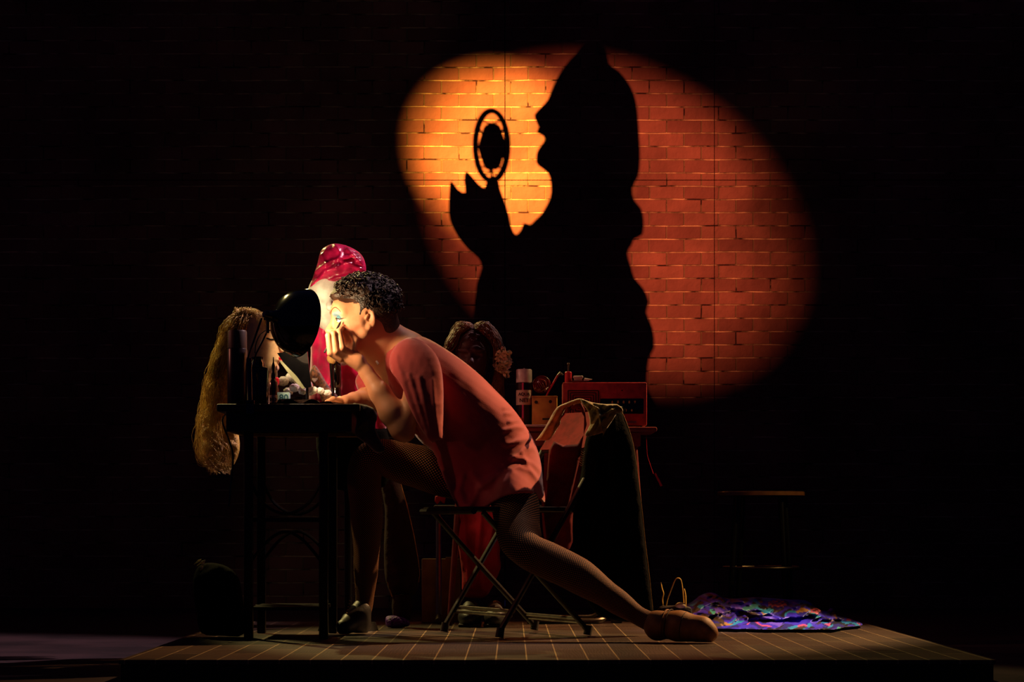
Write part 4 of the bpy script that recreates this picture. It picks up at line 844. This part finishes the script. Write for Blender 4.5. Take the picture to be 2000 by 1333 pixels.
# ================================================================= STOOL, BAG, CLOTH, TAG
y = 1.9; s_ = F / (y - CY); sx0, sx1 = U(1401, y), U(1571, y); sc_ = (sx0 + sx1) / 2; sr = (sx1 - sx0) / 2; sz = zz(961, y)
st = thing('round_stool', 'tall dark round stool standing alone right of the platform back', 'stool', (sc_, y, FZ))
MB().lathe([(sr * .9, sz - .022), (sr, sz - .017), (sr, sz - .003), (sr * .985, sz)], (sc_, y, 0), n=48).build('seat', mat('varnished stool seat', (120, 76, 30), .3, bump=.05, coat=.4), st)
zr = zz(1109, y); rp = [(sc_ + math.cos(a) * sr * .86, y + math.sin(a) * sr * .86, zr) for a in [2 * PI * i / 40 for i in range(42)]]
MB().tube(rp, .006, 8).build('foot_ring', M['dim_steel'], st)
for a in (.55, 2.1, 3.7, 5.3): MB().cyl((sc_ + math.cos(a) * sr * .7, y + math.sin(a) * sr * .7, sz - .02), (sc_ + math.cos(a) * sr * .93, y + math.sin(a) * sr * .93, FZ), .012, .012).build('leg', M['black_metal'], st)
y = .80; bgx = thing('handbag', 'dark handbag with mustard strap loops by the patterned cloth', 'bag', (U(1316, y), y, 0))
MB().box((U(1318, y), y, .035), (.13, .10, .07), bev=.02).build('body', M['bag'], bgx)
MB().tube(spline([V(a, b, y - .02) for a, b in [(1299, 1203), (1303, 1175), (1311, 1152), (1318, 1135), (1324, 1130), (1330, 1134), (1333, 1150), (1335, 1172), (1337, 1192)]]), .0045, 8, flat=.5).build('handle', M['strap'], bgx)
MB().tube(spline([V(a, b, y + .03) for a, b in [(1291, 1138), (1293, 1150), (1296, 1160), (1294, 1172), (1296, 1190)]]), [.0015] * 3 + [.006] * 18 + [.003] * 4, 8, flat=.4).build('handle', M['strap'], bgx)
MB().tube(spline([V(a, b, y - .035) for a, b in [(1336, 1150), (1339, 1165), (1339, 1185), (1337, 1200)]]), [.002] + [.007] * 17 + [.003], 8, flat=.4).build('strap_tail', M['strap'], bgx)
o = MB().ell((U(1328, y), y - .035, zz(1188, y)), (.022, .015, .022)).build('yellow_ball', M['yellow']); o.location.z = .058; o.scale.z = .6; tag(o, 'pale yellow ball of cloth tucked in the handbag', 'cloth')
# patterned cloth pile
pal = [lin(c) for c in ((62, 40, 220), (28, 18, 130), (30, 160, 210), (230, 90, 140), (70, 52, 36), (10, 7, 18), (120, 90, 235), (80, 200, 190), (190, 140, 60))]
def pile_col(X, Y):
    r2 = np.random.default_rng(4); n = 420; sx = r2.uniform(1280, 1695, n); sy = r2.uniform(1152, 1236, n); ci = r2.choice(len(pal), n, p=[.30, .22, .08, .04, .12, .14, .06, .02, .02]); wgt = r2.uniform(.8, 1.3, n)
    qx = X + 9 * np.sin(Y * .16 + X * .04) + 4 * np.sin(Y * .4); qy = (Y + 5 * np.sin(X * .07) + 2.5 * np.sin(X * .19)) * 3.2
    d = np.hypot(qx[:, None] - sx, qy[:, None] - sy * 3.2) * wgt; c = np.array(pal)[ci[d.argmin(1)]]
    pk = np.exp(-((X - 1512) / 20) ** 2 - ((Y - 1178) / 8) ** 2) + np.exp(-((X - 1585) / 24) ** 2 - ((Y - 1191) / 5) ** 2); c[(pk > .45) & (np.sin(X * .5 + Y * 1.3) + np.sin(Y * 1.9 - X * .2) > -.5)] = lin((240, 110, 112))
    tl = np.exp(-((X - 1455) / 26) ** 2 - ((Y - 1184 + (X - 1455) * .25) / 5) ** 2); c[(tl > .6)] = lin((70, 160, 170))
    return c
y = .62
pl = thing('patterned_costume', 'heap of blue, teal and pink patterned satin costume on the platform', 'cloth', (U(1470, y), y - .1, 0))
fr = random.Random(21); fl_ = []
for i in range(34):
    x_0 = fr.uniform(1290, 1640); y_0 = fr.uniform(1168, 1222); L_ = fr.uniform(30, 110); fl_.append(([(x_0 + L_ * t, y_0 + fr.uniform(-3, 3) + 9 * math.sin(t * 3 + i)) for t in (0, .33, .66, 1)], fr.uniform(1.8, 4), fr.uniform(.02, .06)))
pillow('satin', [(1284, 1207), (1296, 1197), (1318, 1192), (1328, 1186), (1352, 1176), (1366, 1165), (1382, 1158), (1398, 1160), (1412, 1168), (1440, 1170), (1472, 1167), (1505, 1169), (1520, 1170), (1545, 1172), (1572, 1173), (1588, 1182), (1598, 1191), (1616, 1194), (1622, 1188), (1630, 1192), (1632, 1202), (1650, 1206), (1668, 1212), (1684, 1219), (1680, 1223), (1650, 1226), (1626, 1231), (1600, 1230), (1570, 1231), (1540, 1230), (1500, 1231), (1450, 1229), (1400, 1229), (1362, 1228), (1330, 1222), (1300, 1214)],
       y, M['pile'], pl, k=2.6, res=1.6, noise=.02, nscale=.03, folds=fl_, colfn=pile_col, sub=2, yfun=lambda px, py: F * CZ / max(py + 6 - HY, 120) + CY if py > 1212 else F * CZ / (1218 - HY) + CY + (1212 - py) * .008)
y = .8; sg = MB(); sg.add(*(lambda a: (a + [q + Vector((0, .004, 0)) for q in a], [(3, 2, 1, 0), (4, 5, 6, 7)] + [(i, (i + 1) % 4, 4 + (i + 1) % 4, 4 + i) for i in range(4)]))([V(1278, 926, y), V(1281, 924, y), V(1294, 949, y), V(1290, 951, y)]))
sg.tube([V(1262, 848, y), V(1264, 890, y), V(1276, 926, y)], .0012, 5)
o = sg.build('red_ribbon', M['red_plastic'], smooth=0); tag(o, 'narrow red ribbon tail dangling from the rear table\'s right end', 'ribbon')
# dark bundle at the desk foot
y = -.2; db_ = thing('dark_bundle', 'dark bundle with a pale leaf-like tuft at the desk\'s left foot', 'bundle', (U(440, y), y, 0))
pillow('cloth', [(380, 1120), (392, 1104), (415, 1100), (445, 1108), (466, 1130), (474, 1170), (478, 1238), (430, 1242), (392, 1236), (382, 1190), (376, 1150)], y, mat('black bundle cloth', (7, 6, 7), .95, bump=.1, spec=.1), db_, k=.9, res=5, noise=.01, nscale=.05)
g = MB()
for a, b, c_ in (((379, 1103), (388, 1096), (393, 1093)), ((385, 1106), (392, 1099), (401, 1095)), ((392, 1108), (396, 1102), (400, 1097)), ((391, 1115), (394, 1110), (396, 1106))):
    g.tube([V(*a, y - .09), V(*b, y - .10), V(*c_, y - .09)], [.0015, .006, .002], 8, flat=.4)
g.build('tuft', M['yellow'], db_)

# ================================================================= THE SEATED PERSON
pr = thing('person', 'barelegged-looking person in red T-shirt and fishnets leaning in to pencil an eye', 'person', (-.1, 0, 0))
pr['label'] = 'person in loose red T-shirt and black fishnets leaning over the desk drawing eyeliner'
B = SDF((-.74, -.42, .42), (.14, .42, 1.27), .0026)
HCn = Vector((-.530, -.10, 1.095)); fv = Vector((-.945, -.325, 0)); uv_ = Vector((-.0, 0, 1)); lv = uv_.cross(fv).normalized(); fv.normalize()
tilt = Matrix.Rotation(math.radians(4), 3, lv); fv = tilt @ fv; uv_ = tilt @ uv_
def Hd(f, l, u): return HCn + fv * f + lv * l + uv_ * u
HR = [list(fv), list(lv), list(uv_)]
def R3(extra=None): return HR
B.ell(Hd(-.012, 0, .032), (.102, .076, .092), HR, .02)                 # cranium
B.ell(Hd(.032, 0, -.035), (.062, .060, .088), HR, .03)                 # face
B.ell(Hd(.045, 0, .03), (.046, .062, .05), HR, .02)                    # forehead
for s in (-1, 1):
    B.cone(Hd(.040, s * .045, -.028), Hd(.012, s * .060, -.02), .020, .016, .02)    # cheekbone
    B.cone(Hd(-.002, s * .056, -.05), Hd(.052, s * .022, -.103), .016, .017, .02)   # jaw
    B.cone(Hd(.080, s * .012, .022), Hd(.064, s * .046, .020), .010, .010, .012)    # brow ridge
    B.ell(Hd(.088, s * .031, .000), (.017, .017, .013), HR, .012, sub=True)         # eye socket
    B.ell(Hd(.065, s * .034, -.048), (.024, .02, .03), HR, .02)
B.ell(Hd(.066, 0, -.108), (.020, .020, .017), HR, .018)               # chin
B.cone(Hd(.084, 0, .004), Hd(.110, 0, -.036), .0075, .0105, .010)      # nose
for s in (-1, 1): B.ell(Hd(.100, s * .011, -.040), (.012, .008, .009), HR, .006)
B.cone(Hd(.089, -.016, -.066), Hd(.089, .016, -.066), .007, .007, .008); B.cone(Hd(.086, -.014, -.078), Hd(.086, .014, -.078), .0075, .0075, .006)
B.cone(Hd(.096, -.020, -.072), Hd(.096, .020, -.072), .0018, .0018, .002, sub=True)
for s in (-1, 1):                                                      # ears: rim, hollow, lobe
    eR = [list(fv * .97 + uv_ * -.2), list(lv), list(uv_ * .97 + fv * .2)]
    B.ell(Hd(-.020, s * .074, -.002), (.021, .009, .034), eR, .006)
    B.ell(Hd(-.017, s * .083, .004), (.011, .006, .020), eR, .004, sub=True)
    B.ell(Hd(-.014, s * .080, -.010), (.006, .008, .009), eR, .004, sub=True)
    B.cone(Hd(-.012, s * .077, .022), Hd(-.030, s * .079, .020), .004, .004, .004); B.cone(Hd(-.013, s * .078, .006), Hd(-.006, s * .077, -.004), .004, .004, .003)
    B.ell(Hd(-.012, s * .073, -.034), (.010, .006, .010), eR, .006)
# neck, shoulders, trunk (under the shirt)
nb = V(768, 700, -.02)
B.cone(Hd(-.030, 0, -.045), nb, .056, .064, .035); B.cone(Hd(-.052, 0, -.02), V(792, 680, -.01), .050, .058, .03)
B.cone(Hd(.0, -.012, -.08), V(752, 722, -.03), .040, .034, .03)
shL = V(806, 706, -.115); shR = V(796, 706, .17)
B.cone(V(795, 700, -.02), shL, .062, .044, .05); B.cone(V(795, 700, -.02), shR, .066, .056, .05)
B.chain([V(800, 720, 0), V(860, 770, 0), V(930, 840, 0), V(978, 905, .01)], [.09, .095, .09, .105], .05)
B.cone(V(940, 860, -.07), V(978, 910, -.08), .07, .09, .05); B.cone(V(940, 860, .07), V(978, 910, .09), .07, .09, .05)
# near (left) arm: shoulder, elbow on the knee, wrist
elL = V(785, 838, -.20); wrL = V(716, 728, -.175)
B.chain([shL, V(815, 775, -.20), elL], [.044, .043, .040], .02)
B.chain([elL, V(766, 806, -.20), V(742, 768, -.19), wrL], [.040, .0445, .035, .0245], .015)
B.ell(V(792, 848, -.2), (.03, .03, .026), k=.015)
# hand
palm = V(690, 694, -.178)
B.cone(wrL, V(700, 706, -.178), .0245, .022, .01); B.cone(V(702, 708, -.165), V(684, 682, -.158), .020, .017, .012); B.cone(V(698, 712, -.185), V(672, 700, -.195), .020, .015, .012); B.cone(V(700, 704, -.178), V(680, 692, -.185), .020, .015, .012)
fg = [((664, 703, -.205), (645, 690, -.222), (641, 656, -.222), (649, 650, -.19), .0098), ((673, 697, -.200), (656, 687, -.220), (651, 653, -.216), (660, 646, -.185), .0102), ((682, 689, -.193), (668, 680, -.212), (662, 649, -.204), (668, 640, -.178), .0102)]
for a, b, c, d, r in fg: B.chain([V(*a), V(*b), V(*c), V(*d)], [r * 1.15, r * 1.1, r, r * .82], .0035)
B.chain([V(690, 682, -.172), V(694, 664, -.168), V(684, 652, -.170), V(670, 638, -.176)], [.0115, .011, .0095, .0075], .0035)
B.chain([V(690, 694, -.155), V(672, 682, -.150), V(655, 664, -.165), V(648, 654, -.178)], [.014, .0125, .010, .008], .004)   # thumb, far side
# far (right) arm resting on the desk
elR = V(742, 782, .16); wrR = V(690, 781, .03)
B.chain([shR, elR], [.05, .042], .02); B.chain([elR, V(716, 777, .10), wrR], [.042, .036, .024], .015)
B.cone(wrR, V(672, 783, -.02), .024, .018, .012)
for k, (dx, dy) in enumerate(((-.05, -.01), (-.055, -.028), (-.048, -.045), (-.036, -.058))):
    b0 = V(672, 784, -.02) + Vector((-.004 * k, -.012 * k + .01, 0)); B.chain([b0, b0 + Vector((dx * .6, dy * .6, .004)), b0 + Vector((dx, dy, -.006))], [.0095, .009, .0075], .004)
B.chain([V(676, 781, -.02), V(664, 780, .02), V(652, 784, .03)], [.012, .010, .008], .004)
# thighs (their tops, inside the shirt and stockings)
hipL = V(985, 900, -.06); hipR = V(950, 925, .10); knL = Vector((.043, -.33, .285)); knR = V(712, 893, -.02)
B.cone(hipL, hipL.lerp(knL, .12), .075, .065, .04); B.cone(hipR, hipR.lerp(knR, .4), .085, .072, .04)
sk = lin((208, 142, 104)); bv, bf = B.mesh()
col = np.tile(np.array(sk), (len(bv), 1)); rel = bv - np.array(HCn); f_ = rel @ np.array(fv); l_ = rel @ np.array(lv); u_ = rel @ np.array(uv_)
def paint(w_, c, k): col[:] = col * (1 - (w_ * k)[:, None]) + np.array(lin(c)) * (w_ * k)[:, None]
paint(np.exp(-((f_ - .055) / .03) ** 2 - ((np.abs(l_) - .05) / .03) ** 2 - ((u_ + .035) / .03) ** 2), (232, 120, 96), .45)
paint(np.clip(np.exp(-((np.abs(l_) - .033) / .0165) ** 4 - ((u_ - .0135) / .0105) ** 4) * (f_ > .05) * 1.2, 0, 1), (84, 134, 152), .92)
paint(np.exp(-((f_ - .09) / .02) ** 4 - (l_ / .022) ** 4 - ((u_ + .0715) / .011) ** 4), (190, 30, 50), .9)
scalp = ((u_ > .052 - (f_ < .03) * .03) & (np.abs(l_) < .2) & (f_ < .075)) | ((u_ > .075) & (u_ < .3)); scalp &= (u_ > .0) & (u_ < .3) & (np.abs(f_) < .2)
col[scalp & (u_ > .048 + .5 * np.clip(f_ - .05, 0, 1))] = lin((70, 40, 26))
mesh_obj('body', bv, bf, M['skin'], pr, 180, col=col)
# eyes, liner, brows
from mathutils.bvhtree import BVHTree
bvh = BVHTree.FromPolygons([Vector(q) for q in bv], [tuple(int(i) for i in q) for q in bf])
def onface(f, l, u, off=.0006):
    o = Hd(f + .08, l * 1.6, u); d = (Hd(.02, l * .6, u) - o).normalized(); h = bvh.ray_cast(o, d)
    return h[0] - d * off if h[0] is not None else Hd(f, l, u)
for s in (-1, 1):
    ec = Hd(.0745, s * .0315, -.001); MB().ell(ec, (.0122, .0122, .0122)).build('eyeball', M['eye'], pr, smooth=180)
    idr = (fv + lv * .35 * (1 if s > 0 else 1) * .4 + uv_ * -.05).normalized(); MB().ell(ec + idr * .0085, (.0056, .0056, .0056)).build('iris', M['iris'], pr, smooth=180)
    up_ = [ec + (fv * math.cos(a) * .0132 + lv * s * math.sin(a) * .0145 + uv_ * (.0035 - .004 * abs(a))) for a in np.linspace(-.8, 1.15, 9)]
    up_ += [ec + fv * .001 + lv * s * .021 + uv_ * -.0002, ec + fv * -.006 + lv * s * .028 + uv_ * .002]
    MB().tube(up_, [.001, .0016, .002, .0022, .0024, .0024, .0022, .002, .0018, .0012, .0004], 8).build('eyeliner', M['ink'], pr)
    lid = MB(); g = []
    for i in range(9):
        for j in range(6):
            a = -1.3 + 3.0 * i / 8; b = .12 + 1.0 * j / 5; g.append(ec + (fv * math.cos(a) * math.cos(b) + lv * s * math.sin(a) * math.cos(b) + uv_ * math.sin(b)) * .0134)
    lid.add(g, [(i * 6 + j, i * 6 + j + 1, (i + 1) * 6 + j + 1, (i + 1) * 6 + j) for i in range(8) for j in range(5)])
    lid.build('eyelid', mat('blue eyeshadow', (84, 134, 152), .5, bump=0), pr, smooth=180)
    MB().tube([onface(.09, s * l_q, u_q) for l_q, u_q in ((.009, .020), (.014, .027), (.020, .033), (.027, .037), (.034, .039), (.041, .038), (.047, .034), (.052, .028), (.056, .021))], [.0010, .0016, .0018, .0018, .0017, .0015, .0012, .0009, .0005], 6).build('eyebrow', M['brow'], pr)
# hair
rh = random.Random(12); HB = SDF((-.68, -.26, 1.0), (-.34, .06, 1.29), .003)
HB.ell(Hd(-.030, 0, .045), (.108, .084, .098), HR, .01); HB.ell(Hd(-.075, 0, -.005), (.062, .068, .075), HR, .02); HB.ell(Hd(.02, 0, .095), (.06, .056, .040), HR, .02)
HB.ell(Hd(-.112, 0, -.035), (.030, .052, .040), HR, .02); HB.ell(Hd(.050, 0, .082), (.042, .055, .024), HR, .015)
for s in (-1, 1): HB.cone(Hd(-.004, s * .068, .04), Hd(.010, s * .0705, .004), .014, .004, .008)
for i in range(170):
    a = rh.uniform(-1, 1); f = rh.uniform(-.13, .05); th_ = rh.uniform(-1.2, 1.2)
    HB.ell(Hd(f, math.sin(th_) * .085 * math.sqrt(max(0, 1 - ((f + .03) / .125) ** 2)), .045 + math.cos(th_) * .098 * math.sqrt(max(0, 1 - ((f + .03) / .125) ** 2))), (rh.uniform(.009, .016),) * 3, HR, .004)
HB.ell(Hd(.085, 0, -.02), (.062, .12, .066), HR, .012, sub=True)       # free the face
for s in (-1, 1):
    HB.ell(Hd(-.004, s * .085, -.012), (.024, .034, .040), HR, .006, sub=True); HB.ell(Hd(-.045, s * .09, -.060), (.048, .045, .045), HR, .01, sub=True)
for s in (-1, 1): HB.cone(Hd(-.008, s * .068, .05), Hd(.012, s * .069, .010), .013, .0035, .006)
hv, hf = HB.mesh(); mesh_obj('hair', hv, hf, M['hair'], pr, 180)
cm = MB()
for i in range(1000):
    th_ = rh.uniform(-1.9, 1.9); f = rh.uniform(-.148, .075); q = math.sqrt(max(0.02, 1 - ((f + .03) / .13) ** 2)); c = Vector(Hd(f, math.sin(th_) * .088 * q, .047 + math.cos(th_) * .108 * q))
    hz_ = (c - Hd(0, 0, 0)).dot(uv_)
    if hz_ < .03 and f > -.05: continue
    if f > -.01 and hz_ < .085: continue
    n_ = (c - Hd(-.03, 0, .03)).normalized(); R = rh.uniform(.007, .014); x, y_, _ = frame(n_ + Vector((rh.uniform(-.6, .6), rh.uniform(-.6, .6), rh.uniform(-.6, .6)))); ph = rh.uniform(0, 6)
    cm.tube([c + (x * math.cos(t + ph) + y_ * math.sin(t + ph)) * R + n_ * t * .0013 for t in [k * .5 for k in range(int(rh.uniform(5, 9)))]], .0021, 5)
cm.build('curls', M['hair'], pr, smooth=180)
MB().tube([V(686, 717, -.215) * 0 + V(735, 706, -.13), V(739, 712, -.135)], .0042).build('pearl_clasp', M['white_plastic'], pr)
# pencil
pe = thing('eyeliner_pencil', 'dark eyeliner pencil held between the fingers under the eye', 'pencil', tuple(V(650, 660, -.195)))
p0, p1 = V(634, 689, -.226), V(666, 628, -.178)
MB().cyl(p0, p0.lerp(p1, .93), .0036).build('barrel', M['ink'], pe); MB().cyl(p0.lerp(p1, .93), p1, .0034, .0006).build('point', M['ink'], pe)
# stockings (lofts with a net that follows the leg)
def leg_loft(name, pts, rad, parent, m=M['fishnet'], sub=8, n=40, cell=.0088):
    S = spline(pts, sub); K = (len(S) - 1) / (len(pts) - 1); R = []
    for i in range(len(S)):
        t = i / K; a = int(min(t, len(pts) - 2)); R.append(rad[a] + (rad[a + 1] - rad[a]) * (lambda q: q * q * (3 - 2 * q))(t - a))
    g = MB(); uv = []; x = None; L_ = 0; Rm = sum(R) / len(R); nc = max(8, round(2 * PI * Rm / cell))
    for i, p in enumerate(S):
        t_ = (S[min(i + 1, len(S) - 1)] - S[max(i - 1, 0)]).normalized(); x = frame(t_)[0] if x is None else (x - t_ * x.dot(t_)).normalized(); y_ = t_.cross(x)
        if i: L_ += (S[i] - S[i - 1]).length / (2 * PI * R[i] / nc)
        for j in range(n + 1):
            a = 2 * PI * j / n; g.v.append(tuple(p + (x * math.cos(a) + y_ * math.sin(a)) * R[i])); uv.append((nc * j / n, L_))
    for i in range(len(S) - 1):
        for j in range(n): g.f.append((i * (n + 1) + j, i * (n + 1) + j + 1, (i + 1) * (n + 1) + j + 1, (i + 1) * (n + 1) + j))
    for q, rv in ((0, True), (len(S) - 1, False)):
        c = len(g.v); g.v.append(tuple(S[q])); uv.append((0, 0))
        for j in range(n): tri = (c, q * (n + 1) + j, q * (n + 1) + j + 1); g.f.append(tri[::-1] if not rv else tri)
    return mesh_obj(name, g.v, g.f, m, parent, 180, uv=uv)
ankL = Vector((.440, -.50, .078)); 
leg_loft('stocking', [V(996, 935, -.085), V(1006, 985, -.155), V(1014, 1045, -.26), Vector((.050, -.335, .300)), Vector((.125, -.365, .262)), Vector((.215, -.41, .218)), Vector((.33, -.46, .142)), Vector((.415, -.492, .085)), Vector((.465, -.51, .062))], [.085, .082, .075, .060, .062, .060, .043, .031, .034], pr)
leg_loft('stocking', [V(955, 930, .07), V(880, 925, .03), V(800, 908, -.01), V(735, 893, -.03), V(712, 925, -.02), V(716, 1010, .0), V(715, 1100, .02), V(712, 1172, .04), V(706, 1200, .03)], [.100, .088, .074, .062, .060, .056, .044, .032, .032], pr)
# shoes
S_ = SDF((.40, -.68, -.01), (.74, -.40, .16), .003)
S_.cone((.470, -.513, .062), (.545, -.545, .056), .040, .047, .02); S_.cone((.545, -.545, .052), (.615, -.572, .046), .047, .042, .02); S_.cone((.615, -.572, .042), (.636, -.580, .034), .040, .031, .01); S_.ell((.475, -.515, .05), (.04, .04, .045), k=.02)
S_.d = np.maximum(S_.d, -(S_.lo[2] + np.arange(S_.n[2]) * S_.h - .004)[None, None, :].astype(np.float32))
sv, sf = S_.mesh(); sh = mesh_obj('dance_shoe', sv, sf, M['shoe'], pr, 180)
for (a, r, w_) in (((.500, -.526, .058), .0475, .006), ((.512, -.531, .058), .0490, .004), ((.560, -.552, .050), .0490, .003)):
    c = Vector(a); d = Vector((.075, -.032, -.012)).normalized(); x, y_, _ = frame(d)
    MB().tube([c + (x * math.cos(t) + y_ * math.sin(t)) * r * (1.0 if y_.z * math.sin(t) > -.7 else .98) + Vector((0, 0, .002)) for t in [2 * PI * k / 40 for k in range(42)]], w_ * .5, 6).build('strap', M['sole'] if w_ < .005 else M['shoe'], sh)
sp_ = SDF((-.68, -.22, -.01), (-.44, .14, .16), .003)
sp_.cone(V(706, 1190, .03), V(690, 1212, .0), .034, .036, .02); sp_.cone(V(690, 1214, .0), V(672, 1226, -.06), .036, .028, .02); sp_.ell(V(706, 1215, .03), (.034, .036, .05), k=.02)
sp_.d = np.maximum(sp_.d, -(sp_.lo[2] + np.arange(sp_.n[2]) * sp_.h - .004)[None, None, :].astype(np.float32))
sv, sf = sp_.mesh(); sh2 = mesh_obj('dance_shoe', sv, sf, mat('black dance shoe', (24, 16, 12), .5), pr, 180)
g = MB()
for k in range(9): q = V(690 - k * 1.6 + (5 if k < 3 else 0), 1150 + k * 6, -.03); g.ell(q, (.0026, .0026, .0026), n=8, m=6)
g.build('beaded_strap', M['trim_rimlight'], sh2)
# shirt
so = [(779, 655), (800, 654), (818, 656), (840, 664), (870, 682), (905, 706), (940, 735), (970, 765), (1000, 796), (1022, 826), (1040, 856), (1052, 886), (1058, 915), (1061, 945), (1065, 975), (1062, 984), (1050, 972), (1036, 966), (1010, 966), (985, 972), (962, 984), (940, 998), (918, 1003), (900, 997), (886, 975), (870, 940), (856, 905), (842, 882), (820, 862), (800, 835), (782, 800), (768, 760), (757, 725), (757, 700), (763, 680), (770, 664)]
fo = []
fr = random.Random(2)
def FL(pts, w_, a): fo.append((pts, w_ * 1.35, a * .62))
for pts, w_, a in [([(1056, 842), (1030, 836), (1006, 838), (984, 846)], 3.5, .018), ([(1050, 866), (1035, 858), (1010, 866), (990, 872)], 4, .022), ([(1040, 826), (1020, 822), (996, 828)], 3, .014), ([(1030, 812), (1010, 808), (988, 812)], 2.6, .012), ([(1020, 802), (1000, 799), (985, 800)], 2.2, .009),
                   ([(1058, 890), (1040, 876), (1022, 880), (1000, 900)], 4, .016), ([(1060, 925), (1040, 908), (1020, 900), (1002, 896)], 3.2, .014), ([(1060, 950), (1036, 925), (1014, 915), (992, 920)], 3, .010), ([(1062, 970), (1050, 940), (1030, 912), (1020, 888)], 3, .012),
                   ([(1000, 925), (985, 945), (978, 968)], 5, .012), ([(960, 940), (935, 955), (920, 990)], 6, .016), ([(905, 935), (898, 960), (915, 995)], 5, .018), ([(870, 925), (885, 960), (905, 990)], 5, .020), ([(925, 930), (945, 950), (975, 925)], 5, .014), ([(860, 905), (872, 940), (890, 975)], 3.5, .012)]: FL(pts, w_, a)
pillow('shirt', so, .0, M['shirt'], pr, k=1.35, res=3.2, folds=fo, noise=.0025, nscale=.06, cap=.235, dispfn=lambda X, Y: .11 * np.exp(-((X - 1008) / 48) ** 2 - ((Y - 975) / 62) ** 2),
       ext=[(779, 655), (800, 654), (818, 656), (840, 664), (870, 682), (905, 706), (940, 735), (970, 765), (1000, 796), (1022, 826), (1040, 856), (1052, 886), (1058, 915), (1061, 945), (1064, 985), (1066, 1050), (1055, 1110), (1000, 1130), (930, 1110), (890, 1050), (872, 985), (862, 940), (850, 905), (842, 882), (820, 862), (800, 835), (780, 805), (755, 770), (732, 735), (722, 700), (728, 672), (748, 655)])
# near sleeve: its own gather and hem
sl = [(783, 666), (802, 660), (826, 668), (850, 690), (862, 720), (866, 760), (866, 800), (866, 835), (868, 856), (852, 860), (842, 864), (832, 852), (822, 838), (808, 812), (797, 786), (788, 762), (777, 742), (764, 726), (760, 704), (768, 682)]
pillow('sleeve', sl, -.20, M['shirt'], pr, k=.85, kb=1.1, res=2.6, cap=.066, noise=.0015, nscale=.05, yfun=lambda px, py: -.145 - .065 * min(1, max(0, (py - 670) / 120)), ext=sl[:9] + [(868, 880), (862, 910), (850, 925), (836, 905), (822, 880), (806, 850), (790, 812), (776, 775), (764, 745)] + sl[18:],
       folds=[([(784, 735), (800, 780), (822, 838)], 5, .005), ([(800, 735), (814, 780), (836, 850)], 4.5, .006), ([(820, 740), (830, 790), (846, 856)], 5, .006), ([(846, 745), (850, 800), (858, 856)], 4.5, .005), ([(776, 700), (780, 722), (796, 745)], 4, .003)])
fs_ = [(700, 730), (712, 722), (730, 716), (745, 735), (752, 765), (745, 790), (722, 792), (712, 784), (700, 765), (694, 745)]
pillow('sleeve', fs_, .12, M['shirt'], pr, k=.9, res=3, noise=.004, nscale=.03)
pillow('shirt_front', [(757, 725), (775, 735), (800, 790), (830, 850), (815, 850), (795, 835), (775, 800), (762, 765)], -.08, M['shirt'], pr, k=.8, res=3, noise=.003)
